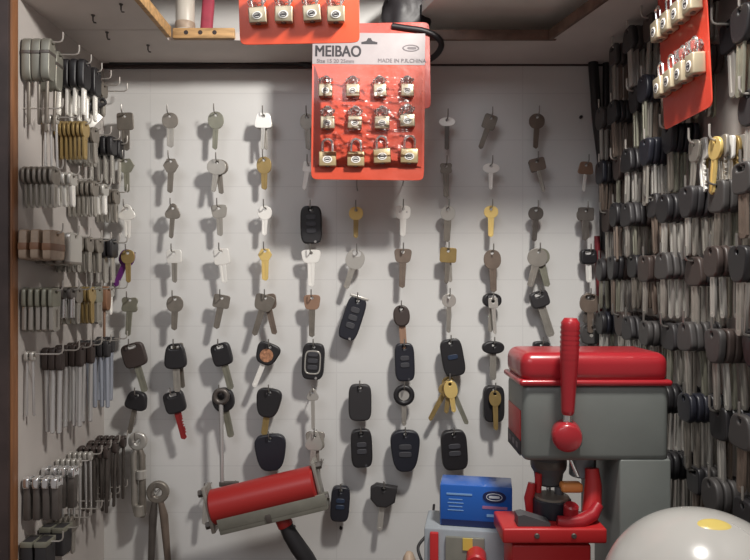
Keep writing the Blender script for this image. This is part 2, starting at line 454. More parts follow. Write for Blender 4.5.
def remote(loc, W, H, label, swing=0, m='black', shape='rect', t=11, buttons=3, ring=False, silver_top=False, flip=True, yaw=0, bmat='button', dot=False, group='remote car keys on the back wall hooks', pitch=0):
    k = thing('remote_key', label, 'car remote', loc, (radians(pitch), radians(-swing), radians(yaw)), group)
    obj('case', head_mesh(shape, W, H, t, 'round'), m, k)
    zc = 5 - H / 2; y = -t / 2 * MM
    for i in range(buttons):
        z = (zc + 1 + (buttons - 1) * H * 0.09 - i * H * 0.18) * MM
        p = plate([[(x * MM, zz * MM) for x, zz in sup(W * 0.46, H * 0.13, 4, 0, 0, N=20)]], 1.4 * MM, 0.4 * MM)
        obj('button', p, bmat, k, (0, y - 0.0002, z))
    if ring:
        o = sup(W * 0.74, H * 0.66, 4, 0, zc - 1); i_ = sup(W * 0.62, H * 0.58, 4, 0, zc - 1)
        obj('trim_ring', plate([[(x * MM, z * MM) for x, z in o], [(x * MM, z * MM) for x, z in i_]], 1.6 * MM, 0.4 * MM), 'silver', k, (0, y, 0))
    if silver_top:
        q = MB(); q.box((0, 0, 2.4 * MM), (W * 0.98 * MM, (t + 0.8) * MM, 3.4 * MM), 0.001)
        q2 = q.mesh('cap'); obj('cap', q2, 'silver', k, (0, 0, 2.5 * MM))
    if flip:
        q = MB(); q.cyl((W * 0.18 * MM, y - 0.0008, (7.5 - H) * MM), (W * 0.18 * MM, y + 0.0005, (7.5 - H) * MM), 1.7 * MM, 16, bev=0.0003)
        obj('release_button', q.mesh('release_button'), 'chrome' if dot else 'button', k)
    return k

DK = 0.022
HOOKS_DONE = set()
def hook_at(row, col, px, py, d_tip=0.044):
    p = at(px, py, DK)
    if (row, col) in HOOKS_DONE: return p
    HOOKS_DONE.add((row, col))
    tag(obj('wire_hook', HB, 'wire', None, (p.x, 0, p.z), (0, 0, 0)), f'thin steel wire hook on the back board, row {NUM[row]} from the ceiling, {ORD[col]} column', 'hook', 'wire hooks on the back wall')
    return p

def pos(row, col): return f'row {NUM[row]}, {ORD[col]} hook, back wall'
def K(row, col, px, py, bow, W, H, T, m, look, swing=0, off=0.0, **kw):
    p = hook_at(row, col, px, py)
    kw.setdefault('yaw', random.uniform(-5, 5)); kw.setdefault('pitch', random.uniform(-1, 4))
    return wkey((p.x, p.y - off, p.z - 0.0013), bow, W, H, T, m, f'{look} {pos(row, col)}', swing, **kw)
def C(row, col, px, py, shape, W, H, L, look, swing=0, off=0.0, **kw):
    p = hook_at(row, col, px, py)
    kw.setdefault('yaw', random.uniform(-5, 5))
    return carkey((p.x, p.y - off, p.z - 0.0014), shape, W, H, L, f'{look} {pos(row, col)}', swing, **kw)
def R(row, col, px, py, W, H, look, swing=0, off=0.0, **kw):
    p = hook_at(row, col, px, py)
    kw.setdefault('yaw', random.uniform(-4, 4))
    return remote((p.x, p.y - off, p.z - 0.0012), W, H, f'{look} {pos(row, col)}', swing, **kw)

# row one
K(1, 1, 125, 115, 'square', 21, 22, 48, 'dull', 'grey square-bowed key', 2, bw=10)
K(1, 2, 170, 115, 'round', 20, 20, 44, 'dull', 'grey round-bowed key', 1, bw=9, bm='nickel')
K(1, 3, 216, 114, 'round', 20, 22, 48, 'greenish', 'greyish brass round-bowed key', -2, bw=7)
K(1, 4, 264, 116, 'trap', 20, 19, 47, 'bright', 'bright silver square-bowed key', -2, off=0.004, bm='silver', bw=5)
K(1, 4, 264, 116, 'trap', 19, 19, 46, 'nickel', 'second dull silver key behind the bright one', 4, bw=5)
K(1, 5, 307, 116, 'round', 18, 20, 46, 'dull', 'grey key half hidden behind the orange card', 3)
K(1, 8, 447, 119, 'ear', 18, 13, 42, 'bright', 'silver eared key with dark blade', 0, bw=6, bm='darkmetal')
K(1, 9, 491, 117, 'square', 17, 19, 46, 'dull', 'grey square-bowed key hanging askew', -19, bw=7)
K(1, 10, 537, 116, 'round', 20, 19, 44, 'bronze', 'dark round-bowed key', -1, bw=7)
# row two
K(2, 1, 126, 160, 'hex', 21, 20, 44, 'greenish', 'greenish grey faceted key', 2, bw=7)
K(2, 2, 171, 160, 'hex', 20, 20, 45, 'dull', 'grey faceted key with long blade', -1, bw=7.5)
K(2, 3, 218, 162, 'round', 24, 20, 42, 'nickel', 'silver round-bowed key, first of a pair,', -7, off=0.004, bw=7)
K(2, 3, 218, 162, 'round', 25, 20, 44, 'dull', 'grey round-bowed key, second of a pair,', 7, bw=7)
K(2, 4, 264, 159, 'round', 19, 22, 42, 'brass', 'tarnished brass round-bowed key', 1, bw=8)
K(2, 5, 308, 164, 'square', 12, 13, 36, 'bright', 'small bright key peeking from behind the card', -9, bw=6)
K(2, 8, 446, 165, 'clover', 16, 14, 44, 'dull', 'grey key with small lobed bow', 1, bw=7)
K(2, 9, 491, 165, 'ear', 19, 14, 34, 'bright', 'short bright silver eared key', 0, bw=5.5)
K(2, 10, 536, 161, 'square', 20, 16, 44, 'bronze', 'dark square-bowed key with pale blade', 13, bm='nickel', bw=4.5, off=0.004)
K(2, 10, 536, 161, 'square', 20, 16, 42, 'darkmetal', 'dark grey second square-bowed key', 18, bw=4.5)
K(2, 11, 586, 164, 'trap', 18, 16, 38, 'copper', 'brown-bowed key with bright blade', -4, bm='bright', bw=4)
# row three
K(3, 1, 127, 208, 'tref', 19, 19, 42, 'bright', 'bright silver three-lobed key', 2, bw=7.5)
K(3, 2, 173, 207, 'tref', 18, 19, 43, 'dull', 'grey three-lobed key', -3, bw=6)
K(3, 3, 219, 207, 'wide', 19, 17, 40, 'nickel', 'dull silver wide-topped key', 3, bw=8)
K(3, 4, 265, 208, 'disc', 18, 18, 38, 'bright', 'gleaming silver disc-headed key', -1, bw=7)
R(3, 5, 311, 209, 27, 48, 'black rounded folding remote', 1, m='black', buttons=3, dot=True)
K(3, 6, 356, 209, 'round', 18, 17, 40, 'gold', 'golden round-bowed key with slim blade', 0, bw=6.5, bm='brass')
K(3, 7, 403, 208, 'eyes', 19, 17, 39, 'bright', 'gleaming silver key with two eye holes', 0, bw=8)
K(3, 8, 448, 208, 'disc', 19, 19, 46, 'silver', 'silver disc-headed key with grey blade', -1, bm='dull', bw=9)
K(3, 9, 491, 208, 'round', 18, 16, 40, 'gold', 'bright gold round-bowed key', 0, bw=7.5)
K(3, 10, 536, 209, 'round', 19, 17, 44, 'darkmetal', 'dark grey round-bowed key', -2, bw=7)
K(3, 11, 585, 210, 'square', 20, 17, 42, 'darkmetal', 'dark square key, front of two,', -2, off=0.004, bw=8)
K(3, 11, 585, 210, 'round', 22, 18, 40, 'dull', 'grey round key behind the dark one', 5, bw=7)
# row four
K(4, 1, 129, 252, 'round', 17, 18, 42, 'brass', 'dull gold key in front of purple one', 2, off=0.004, bw=6.5)
K(4, 1, 129, 252, 'bighole', 20, 22, 50, 'purple', 'purple anodised key hanging askew', -22, bw=7)
K(4, 2, 174, 252, 'square', 19, 17, 42, 'bright', 'silver square-bowed key with dull blade', 1, bm='nickel', bw=7)
K(4, 3, 221, 251, 'square', 20, 20, 44, 'bright', 'bright silver blocky key', 7, bw=8)
K(4, 4, 265, 250, 'hex', 18, 18, 42, 'gold', 'bright golden faceted key', 1, bw=9)
K(4, 5, 311, 252, 'wide', 23, 17, 47, 'bright', 'large bright silver broad-headed key', 1, bw=9)
K(4, 6, 357, 252, 'bighole', 24, 25, 52, 'silver', 'pale silver key with large bow hole', -17, bw=8, bm='nickel')
K(4, 7, 403, 251, 'wide', 21, 18, 50, 'bronze', 'brownish grey broad-headed key', -1, bw=8.5)
K(4, 8, 448, 250, 'square', 21, 19, 46, 'brass', 'pale brass square key, front of two,', -3, off=0.004, bm='dull', bw=6)
K(4, 8, 448, 250, 'round', 20, 18, 44, 'nickel', 'nickel key behind the pale brass one', 5, bw=6)
K(4, 9, 492, 252, 'round', 22, 25, 54, 'bronze', 'large dark brown round-bowed key', 3, bw=9)
K(4, 10, 538, 251, 'round', 25, 23, 50, 'nickel', 'dull silver round key, front of a crossed pair,', -13, off=0.004, bw=9)
K(4, 10, 538, 251, 'round', 26, 22, 50, 'greenish', 'greenish grey round key of a crossed pair', 16, bw=9)
C(4, 11, 588, 252, 'rect', 21, 19, 26, 'small black-headed key with bright blade', 2, bm='bright', bw=7)
# row five
K(5, 1, 130, 299, 'clover', 22, 20, 50, 'greenish', 'greenish four-lobed key', -3, bw=7.5)
K(5, 2, 175, 298, 'round', 21, 21, 44, 'dull', 'grey round-bowed key with broad blade', -1, bw=8)
K(5, 3, 222, 297, 'square', 21, 17, 44, 'dull', 'grey square-bowed key leaning', -10, bw=8.5)
K(5, 4, 266, 297, 'wide', 24, 21, 54, 'dull', 'grey broad key, front of a crossed pair,', -17, off=0.004, bw=8)
K(5, 4, 266, 297, 'wide', 24, 20, 52, 'bronze', 'brownish key, rear of a crossed pair,', 14, bw=8)
K(5, 5, 312, 297, 'wide', 20, 19, 54, 'copper', 'coppery bowed key with dull blade', 0, bm='dull', bw=8)
R(5, 6, 358, 300, 25, 56, 'long black remote with silver cap, tilted,', -18, m='navy_black', buttons=3, silver_top=True, dot=True)
C(5, 7, 401, 308, 'round', 21, 27, 34, 'dark brown oval fob with reddish blade', 4, hm='darkbrown', bm='copper', t=10, hole='round', pitch=-2)
K(5, 8, 449, 296, 'round', 18, 17, 50, 'silver', 'silver key with slender grey blade', 0, bm='nickel', bw=6)
K(5, 9, 492, 300, 'square', 12, 13, 46, 'silver', 'slim silver key in the black ring', 4, off=0.007, bw=5)
C(5, 9, 492, 296, 'round', 24, 18, 34, 'black ring-headed key', -3, bm='nickel', hole='slot', bw=6)
C(5, 10, 538, 294, 'rect', 24, 21, 42, 'dark open-headed key with long silver blade', 18, hm='charcoal', hole='corner', bw=10)
K(5, 11, 588, 296, 'round', 21, 17, 38, 'darkmetal', 'dark round-bowed key, first of three,', -8, off=0.004, bw=7)
K(5, 11, 588, 296, 'tref', 20, 18, 40, 'dull', 'grey three-lobed key, second of three,', 6, bw=7)
K(5, 11, 588, 296, 'bighole', 26, 24, 50, 'bronze', 'large dark open-bowed key, third of three,', 2, off=0.008, bw=8)
# row six
C(6, 1, 132, 346, 'rect', 29, 31, 36, 'dark brown squarish car key', 16, hm='darkbrown', bm='greenish', hole='corner')
C(6, 2, 176, 346, 'bell', 26, 32, 32, 'black flared car key with two-tone blade', 3, hm='black', bm='nickel', off=0.004)
K(6, 2, 176, 346, 'square', 14, 14, 58, 'dull', 'grey flat key behind the black head', 7, off=-0.008, bw=8)
C(6, 3, 220, 346, 'rect', 25, 29, 34, 'black leaning car key with olive blade', 15, hm='black', bm='greenish', hole='corner')
C(6, 4, 270, 346, 'shield', 28, 28, 34, 'black car key with round copper badge', -22, hm='black', bm='bright', badge=(8.5, 'emblem'), hole='round', bw=6.5)
R(6, 5, 314, 346, 28, 46, 'black remote with silver button frame', -3, shape='rect', buttons=3, ring=True, dot=True)
R(6, 7, 404, 346, 25, 48, 'plain black slim remote', 2, m='navy_black', buttons=2)
R(6, 8, 450, 342, 28, 47, 'black remote with bluish button, tilted,', 10, m='black', buttons=1, bmat='button_blue', flip=False)
C(6, 9, 493, 344, 'round', 28, 16, 36, 'flat oval black-headed key', 0, bm='nickel', hole='round', bw=8)
C(6, 10, 541, 344, 'rect', 21, 15, 0, 'small black tag with silver stud', 0, hole='round', badge=(2.6, 'silver'))
C(6, 11, 590, 326, 'hexa', 27, 27, 26, 'dark round-headed key by the red lever', 3, hm='grey_plastic', bm='darkmetal', badge=(2.2, 'silver'))
# row seven
C(7, 1, 138, 394, 'bell', 26, 24, 34, 'black rounded car key with slim blade', -13, bm='dull', hole='round', bw=6)
C(7, 2, 173, 394, 'rect', 26, 28, 38, 'black-headed key with red blade', 15, bm='red_blade', hole='corner', style=1)
p = hook_at(7, 3, 221, 391)
C(7, 3, 221, 391, 'round', 28, 31, 36, 'black-headed key with olive blade behind a rod', 12, bm='greenish', hole='round', off=-0.004)
C(7, 4, 270, 391, 'shield', 30, 37, 26, 'black shield-shaped key with brassy blade', -8, bm='brass', hole='round', bw=8)
K(7, 5, 313, 391, 'tref', 14, 15, 52, 'silver', 'slender silver key, upper one of a cluster,', 1, off=0.005, bw=5)
R(7, 6, 360, 387, 29, 46, 'charcoal grey blank remote with metal loop', 0, m='charcoal', buttons=0, flip=False)
C(7, 8, 449, 380, 'round', 0.1 + 17, 20, 0, 'brassy tag in a gold cluster', 0, hm='brass', t=4, hole='round', off=-0.006)
R(7, 9, 494, 389, 27, 46, 'black remote behind a brass key', 0, m='black', buttons=0, flip=False, off=-0.004)
K(7, 9, 494, 392, 'round', 15, 20, 50, 'brass', 'brass key lying over a black remote', 2, off=0.006, bw=6.5)
for i, (sw, dy, look, mm_) in enumerate([(-27, 0, 'gold key swung towards the grey remote', 'brass'), (24, 3, 'silver-gold key swung out of the cluster', 'greenish'), (-6, 6, 'gold key, middle of a cluster,', 'brass'), (9, 9, 'bright gold key of the cluster', 'gold')]):
    K(7, 8, 449, 382, ['tref', 'round', 'clover', 'round'][i], 17, 22, [58, 60, 42, 40][i], mm_, look, sw, off=0.001 + 0.003 * i, bw=6.5)
# black ring with a white eye, and its key
p = hook_at(7, 7, 404, 388)
t = thing('ring_key', f'black ring-shaped fob with pale eye {pos(7, 7)}', 'key', (p.x, p.y, p.z - 0.0005), (0, 0, 0), WALLKEYS)
q = MB(); q.torus((0, 0, -0.0085), 0.0100, 0.0036, 'Y', 30, 10); obj('ring', q.mesh('ring'), 'black', t)
q = MB(); q.cyl((0, -0.001, -0.0085), (0, 0.001, -0.0085), 0.0068, 24); obj('eye', q.mesh('eye'), 'silver', t)
obj('blade', carblade_mesh(-19, 28, 6, 2.3, 0), 'nickel', t)
# row eight
R(8, 4, 270, 437, 37, 46, 'wide black remote with angled foot', 3, m='navy_black', shape='shield', buttons=0, flip=False)
R(8, 6, 361, 432, 27, 48, 'black slim remote with side latch', 2, m='black', buttons=2)
R(8, 7, 405, 433, 35, 52, 'wide dark blue-black remote', 0, m='navy_black', shape='shield', buttons=2, flip=False)
R(8, 8, 453, 433, 33, 50, 'broad black remote above the blue box', 4, m='black', buttons=2, flip=False)
for i, (sw, look, mm_, T) in enumerate([(-5, 'silver key, front of a bunch,', 'silver', 70), (5, 'dull key, middle of a bunch,', 'nickel', 62), (-2, 'dark key, rear of a bunch,', 'bronze', 84)]):
    K(8, 5, 315, 434, ['tref', 'wide', 'clover'][i], [20, 22, 26][i], 24, T, mm_, look, sw, off=0.004 - 0.004 * i, bw=7)
# row nine
R(9, 5, 341, 489, 24, 44, 'small black fob with two dots', -4, m='navy_black', buttons=2, bmat='button_blue', flip=False)
C(9, 6, 384, 487, 'angled', 34, 28, 34, 'chunky charcoal car key with bright collar', -6, hm='charcoal', bm='silver', t=12, hole='round', bw=7)
K(9, 3, 207, 488, 'round', 17, 18, 50, 'silver', 'silver key beside the red tool', -4, bw=7)
# bare hooks that show under the card
hook_at(2, 6, 357, 188); hook_at(2, 7, 403, 183)

# ------------------------------------------------------------------ stock on the left wall
def flat_set(W, H, L, t, bw, bow_n=4, taper=0.0):
    S = lambda pts: [(x * MM, z * MM) for x, z in pts]
    h = plate([S(sup(W, H, bow_n, 0, 4 - H / 2, taper=taper, N=28)), S(circ(2.0, N=12))], t * MM, min(0.3, t * 0.25) * MM if t < 4 else 1.2 * MM, 2)
    return h
def rod_mesh(z0, L, r, seg=10):
    q = MB(); q.tube([(0, 0, z0 * MM), (0, 0, (z0 - L + 1) * MM), (0, 0, (z0 - L) * MM)], [r * MM, r * MM, r * 0.6 * MM], seg)
    return q.mesh('rod')
def box_mesh(w, t, h, z, bev=0.4):
    q = MB(); q.box((0, 0, z * MM), (w * MM, t * MM, h * MM), bev * MM); return q.mesh('block')

KINDS = {}
def kind(code, name, cat, look, pitch, parts): KINDS[code] = (name, cat, look, pitch, parts)
kind('bar', 'double_bit_key', 'key', 'pale grey thick-handled key', 9.3, [('handle', flat_set(15, 42, 0, 8.8, 0), 'bar_handle'), ('collar', box_mesh(15.6, 9.2, 3.5, -11), 'darkmetal'), ('shaft', rod_mesh(-35, 46, 1.7), 'dull')])
kind('blk', 'key_blank', 'key', 'black headed key blank', 8.0, [('head', head_mesh('rect', 19, 23, 6.6, 'round'), 'black'), ('blade', carblade_mesh(-15, 34, 7, 2.2), 'silver')])
kind('blb', 'key_blank', 'key', 'black headed key blank', 8.6, [('head', head_mesh('rect', 20, 32, 7.4, 'round'), 'black'), ('blade', carblade_mesh(-24, 32, 8, 2.4), 'bright')])
kind('brs', 'key_blank', 'key', 'amber brass key blank', 4.6, [('bow', flat_set(18, 18, 0, 2.6, 0, 2.5), 'brass'), ('blade', carblade_mesh(-12, 26, 8, 2.2), 'brass')])
kind('gry', 'key_blank', 'key', 'dull grey key blank', 5.2, [('bow', flat_set(19, 18, 0, 2.8, 0, 3), 'dull'), ('blade', carblade_mesh(-12, 25, 8, 2.2), 'nickel')])
kind('grl', 'key_blank', 'key', 'long grey key blank', 6.4, [('bow', flat_set(19, 20, 0, 4.4, 0, 5), 'greenish'), ('blade', carblade_mesh(-14, 26, 14, 4.2), 'nickel')])
kind('shn', 'key_blank', 'key', 'shiny silver key blank', 6.6, [('bow', flat_set(18, 14, 0, 4.0, 0, 4), 'silver'), ('blade', carblade_mesh(-8, 24, 8, 3.2), 'bright')])
kind('tub', 'tubular_key', 'key', 'gleaming tubular key', 8.4, [('bow', flat_set(15, 13, 0, 5.0, 0, 3), 'darkmetal'), ('tube', rod_mesh(-7, 22, 3.3, 14), 'chrome')])
kind('plb', 'lock_plate', 'lock plate', 'tan brown lock plate', 11.5, [('plate', flat_set(30, 30, 0, 8, 0, 8), 'tan_plate'), ('band', box_mesh(30.6, 8.6, 7, -13), 'wood_handle')])
kind('pls', 'lock_plate', 'lock plate', 'grey metal lock plate', 9.0, [('plate', flat_set(29, 34, 0, 6, 0, 8), 'silver'), ('band', box_mesh(29.6, 6.6, 3, -28), 'dull')])
kind('drk', 'flat_tool', 'tool', 'dark flat steel pick', 7.2, [('head', flat_set(11, 15, 0, 5, 0, 4), 'darkbrown'), ('shaft', rod_mesh(-9, 66, 1.9), 'darkmetal')])
kind('dks', 'flat_tool', 'tool', 'short dark steel pick', 9.0, [('head', flat_set(14, 12, 0, 6.4, 0, 4), 'chrome'), ('shank', box_mesh(8, 6.6, 34, -22), 'darkmetal')])
kind('rod', 'long_pick', 'tool', 'dark headed steel rod', 7.2, [('head', flat_set(10, 24, 0, 6.6, 0, 4), 'darkbrown'), ('shaft', rod_mesh(-18, 68, 2.4), 'rod_steel')])
kind('rob', 'long_pick', 'tool', 'black headed bluish rod', 7.2, [('head', flat_set(10, 20, 0, 6.0, 0, 4), 'charcoal'), ('shaft', rod_mesh(-14, 62, 2.6), 'blue_steel')])
kind('thn', 'long_pick', 'tool', 'thin bright wire pick', 5.4, [('head', flat_set(8, 10, 0, 4, 0, 3), 'silver'), ('shaft', rod_mesh(-5, 56, 1.3), 'rod_steel')])
kind('brn', 'wooden_handle', 'tool', 'brown wooden tool handle', 16, [('handle', flat_set(15, 30, 0, 11, 0, 2.6), 'wood_handle'), ('shank', rod_mesh(-24, 34, 1.6), 'copper')])
kind('dsc', 'disc_key', 'key', 'round grey disc key', 8, [('disc', flat_set(25, 25, 0, 5, 0, 2), 'dull'), ('shaft', rod_mesh(-20, 30, 2.4), 'blue_steel')])
kind('boxd', 'small_box', 'box', 'dark small packet', 13.5, [('packet', flat_set(20, 30, 0, 11.5, 0, 8), 'charcoal'), ('card', box_mesh(21, 12, 5, 1.2), 'greenish')])
kind('tag', 'copper_tag', 'tag', 'copper coloured oval tag', 6, [('tag', flat_set(16, 24, 0, 4, 0, 2), 'copper')])

LD = [0.196, 0.160, 0.131, 0.103, 0.077, 0.051, 0.026]
LROWS = [97, 148, 195, 244, 288, 337, 433, 481]
LEFT = [
    [('bar', 4), ('bar', 2), ('blb', 4), ('blb', 4), ('gry', 4), ('gry', 4), None],
    [None, ('thn', 3), ('brs', 7), ('gry', 6), ('gry', 4), ('blk', 4), ('blk', 4)],
    [('gry', 6), ('shn', 5), None, ('gry', 6), ('shn', 5), ('tag', 2), ('gry', 5)],
    [('plb', 3), ('pls', 4), ('gry', 5), ('gry', 5), ('gry', 5), ('blk', 4), ('blk', 3)],
    [('grl', 5), ('tub', 4), ('gry', 5), ('brs', 6), ('grl', 4), ('brn', 1), ('shn', 3)],
    [('thn', 2), ('rod', 3), ('rod', 4), ('rod', 4), ('rob', 5), ('dsc', 1), ('rob', 3)],
    [('dks', 4), ('dks', 4), ('thn', 5), ('thn', 5), ('drk', 5), ('drk', 5), ('drk', 5)],
    [('boxd', 2), ('boxd', 2), ('gry', 4), None, None, None, None],
]
def parts_of(root, parts):
    for n, me, m in parts: obj(n, me, m, root)
for r, (py, row) in enumerate(zip(LROWS, LEFT)):
    z = ZC - (py - 280) * DIST / F
    for j, e in enumerate(row):
        d = LD[j]
        # the hooks droop by a degree or two
        tag(obj('wire_hook', HS, 'pale_wire', None, (XL, -d, z), (0, 0, radians(90))), f'pale wire hook on the wall beside the wooden post, row {NUM[r+1]}, {ORD[j+1]} from post', 'hook', 'wire hooks beside the wooden post')
        if not e: continue
        code, n = e
        name, cat, look, pitch, parts = KINDS[code]
        x = 0.0015 + pitch * MM / 2
        if code in ('brn', 'dsc'): x += 0.012
        bsw = random.uniform(-3, 3)
        for i in range(n):
            if x + pitch * MM / 2 > 0.0395: break
            t = thing(name, f'{look}, {ORD[i+1]} out from wall, {ORD[j+1]} hook from wooden post, row {NUM[r+1]}', cat,
                      (XL + x, -d, z - 0.0012), (0, radians(bsw + random.uniform(-2.5, 2.5)), radians(90 + random.uniform(-2, 2))), f'{look}s on one hook, row {NUM[r+1]}, {ORD[j+1]} from post')
            parts_of(t, parts)
            x += pitch * MM + 0.0003
# two odd keys that stick out near the corner
q = at(94, 105, 0.075)
remote((q.x, q.y, q.z), 10, 26, 'black fob lying askew at the corner, beside the gleaming white tag', -60, m='black', buttons=1, yaw=20, flip=False, t=8)
q = at(102, 102, 0.066)
remote((q.x, q.y, q.z), 10, 27, 'black fob lying askew at the corner, farther from the white tag', -58, m='charcoal', buttons=1, yaw=20, flip=False, t=8)
q = at(99, 115, 0.080)
b = MB(); b.box((0, 0, -0.010), (0.0095, 0.002, 0.022), 0.0006)
tag(obj('plastic_tag', b.mesh('plastic_tag'), 'bright', None, (q.x, q.y, q.z), (0, radians(38), radians(30))), 'small gleaming white tag among the black heads at the corner', 'tag')

# ------------------------------------------------------------------ key blanks on the right wall
RK = 'car key blanks packed on the wall by the cable corner'
HEADS = [('rect', 26, 27, 5.8, 'round'), ('round', 27, 28, 5.8, 'round'), ('bell', 27, 26, 5.8, 'round'), ('shield', 25, 28, 5.8, 'round'), ('hexa', 26, 26, 5.6, 'round'), ('rect', 23, 24, 5.4, 'slot')]
HM = ['black', 'navy_black', 'charcoal', 'darkbrown', 'black', 'grey_plastic']
HW = {'black': 'black', 'navy_black': 'blue black', 'charcoal': 'charcoal', 'darkbrown': 'dark brown', 'grey_plastic': 'dark grey'}
BM = ['nickel', 'silver', 'dull', 'nickel', 'greenish', 'bronze']
RD = [0.055, 0.098, 0.142, 0.186, 0.230, 0.274, 0.318, 0.362]
RROWS = [76, 123, 170, 217, 264, 312, 360, 408, 456, 504]
rnd = random.Random(5)
for r, py in enumerate(RROWS):
    z = ZC - (py - 280) * DIST / F
    for j, d in enumerate(RD):
        card_here = 0.232 < d < 0.345 and z > 1.625
        px = 375 + (XR - 0.03) * F / (DIST - d); pyy = 280 - (z - ZC) * F / (DIST - d)
        if px < 660 and pyy > 345: continue
        if pyy > 545 or pyy < -45: continue
        if r == 0 and j in (0,): continue
        if r == 2 and card_here: continue
        z_ = z + rnd.uniform(-0.004, 0.004); d_ = d + rnd.uniform(-0.004, 0.004)
        tag(obj('wire_hook', HLONG, 'pale_wire' if r < 3 else 'wire', None, (XR, -d_, z_), (0, 0, radians(-90))), f'wire hook on the key-packed wall, row {NUM[r+1]}, {ORD[j+1]} from the cable corner', 'hook', 'wire hooks on the key-packed wall')
        n = 5 if (r + j) % 3 else 4
        if card_here: n = 3
        hs = rnd.choice(HEADS); hm = rnd.choice(HM); bm_ = rnd.choice(BM); L = rnd.choice((36, 40, 43)); bw = rnd.choice((7.5, 9, 10)); bs = rnd.uniform(-4, 4)
        pitch = 6.5
        x = 0.0042 + pitch * MM / 2
        sty = 0
        for i in range(n):
            if rnd.random() < 0.25: hm = rnd.choice(HM)
            b_ = rnd.choice(BM) if rnd.random() < 0.4 else bm_
            t = thing('car_key_blank', f'{HW[hm]} car key blank, {ORD[i+1]} out from wall, {ORD[j+1]} hook from cable corner, row {NUM[r+1]}', 'key',
                      (XR - x, -d_, z_ - 0.0013), (0, radians(bs + rnd.uniform(-6, 6)), radians(-90 + rnd.uniform(-2.5, 2.5))), RK)
            obj('head', head_mesh(*hs), hm, t)
            obj('blade', carblade_mesh(5 - hs[2] + 3, L, bw, 2.3, sty), b_, t)
            x += pitch * MM
# bright keys bunched on two hooks below the red padlock card
for j, (px, py, d) in enumerate([(703, 143, 0.283), (716, 140, 0.318)]):
    q = at(px, py, d); zz = min(q.z, 1.626)
    tag(obj('wire_hook', HLONG, 'pale_wire', None, (XR, -d, zz), (0, 0, radians(-90))), f'pale wire hook just under the red padlock card, {ORD[j+1]} from the cable corner', 'hook', 'wire hooks on the key-packed wall')
    for i in range(6):
        mm_ = ['gold', 'bright', 'silver', 'brass', 'bright', 'nickel'][(i + j) % 6]
        lk = {'gold': 'golden', 'bright': 'bright silver', 'silver': 'silver', 'brass': 'brassy', 'nickel': 'nickel'}[mm_]
        wkey((XR - 0.007 - 0.0047 * i, -d, zz - 0.0013), ['round', 'square', 'wide'][(i + j) % 3], 20, 19, 47, mm_, f'{lk} key, {ORD[i+1]} out from wall, {ORD[j+1]} hook under red padlock card', [-12, 6, 14, -4, 9, -9][i], -90 + rnd.uniform(-4, 4), 0, 8, i % 2 == 0, None, 'bright keys under the red padlock card')

# ------------------------------------------------------------------ cables
def cable(name, pts, r, m, label):
    P = [at(*p) for p in pts]; out = []
    for i in range(len(P) - 1):
        p0, p1, p2, p3 = P[max(i - 1, 0)], P[i], P[i + 1], P[min(i + 2, len(P) - 1)]
        for k in range(8):
            u = k / 8
            out.append(0.5 * ((2 * p1) + (p2 - p0) * u + (2 * p0 - 5 * p1 + 4 * p2 - p3) * u * u + (3 * p1 - p0 - 3 * p2 + p3) * u ** 3))
    out.append(P[-1])
    q = MB(); q.tube(out, r, 10); return tag(obj(name, q.mesh(name), m), label, 'cable')
cable('power_cable', [(593, 62, .008), (595, 90, .008), (597, 120, .008), (602, 160, .008), (604, 200, .008), (605, 250, .008)], 0.0062, 'cable_black', 'thick black cable running down the corner of the back wall')
cable('power_cable', [(606, 63, .006), (606, 100, .006), (607, 150, .006), (609, 230, .006), (610, 330, .006)], 0.0042, 'cable_black', 'thinner black cable in the corner beside the thick one')
cable('power_cable', [(597, 236, .010), (598, 260, .010), (599, 285, .010), (600, 345, .010)], 0.0036, 'cable_red', 'dark red cable running down the corner behind the keys')
cable('power_cable', [(300, 63, .006), (330, 69, .012), (372, 68, .03), (410, 66, .05), (432, 58, .07), (441, 47, .085), (438, 38, .094), (424, 31, .096), (405, 28, .096), (392, 26, .096)], 0.0036, 'cable_black', 'black cable looping out from behind the white-topped padlock card')
cable('power_cable', [(110, 63, .006), (180, 62, .006), (240, 61, .006), (300, 63, .006)], 0.0030, 'cable_black', 'black cable lying along the top of the back wall')

# ------------------------------------------------------------------ padlock cards
def lock_parts(w, h, t, sh):
    b = MB(); b.box((0, 0, 0), (w, t, h), min(w, t) * 0.14, None, 3); body = b.mesh('body')
    b = MB(); r = w * 0.29
    pts = [(-r, 0, h * 0.42), (-r, 0, h / 2 + sh - r)]
    pts += [(r * cos(pi - pi * k / 10), 0, h / 2 + sh - r + r * sin(pi - pi * k / 10)) for k in range(1, 10)]
    pts += [(r, 0, h / 2 + sh - r), (r, 0, h * 0.42)]
    b.tube(pts, w * 0.085, 8); sk = b.mesh('shackle')
    o = sup(w * 0.56, h * 0.5, 2, 0, 0); lab = plate([o], 0.0006, 0.0001)
    o2 = sup(w * 0.40, h * 0.34, 2, 0, 0); o3 = sup(w * 0.32, h * 0.26, 2, 0, 0); ring = plate([o2, o3], 0.0004, 0.00008)
    o4 = sup(w * 0.26, h * 0.10, 5, 0, 0, N=16); mark = plate([o4], 0.0004, 0.00008)
    f = bmesh.new(); bmesh.ops.create_icosphere(f, subdivisions=2, radius=1); rr = random.Random(3)
    for v in f.verts: v.co = Vector((v.co.x * w * 0.52, v.co.y * t * 0.62, v.co.z * (sh * 0.52))) * (1 + rr.uniform(-0.14, 0.14))
    me = bpy.data.meshes.new('film'); f.to_mesh(me); f.free(); finish(me, 0.2)
    b = MB(); b.cyl((0, 0, -h / 2 + 0.0005), (0, 0, -h / 2 - 0.0006), w * 0.16, 14); hole = b.mesh('keyway')
    return body, sk, lab, ring, mark, me, hole
LP = {}
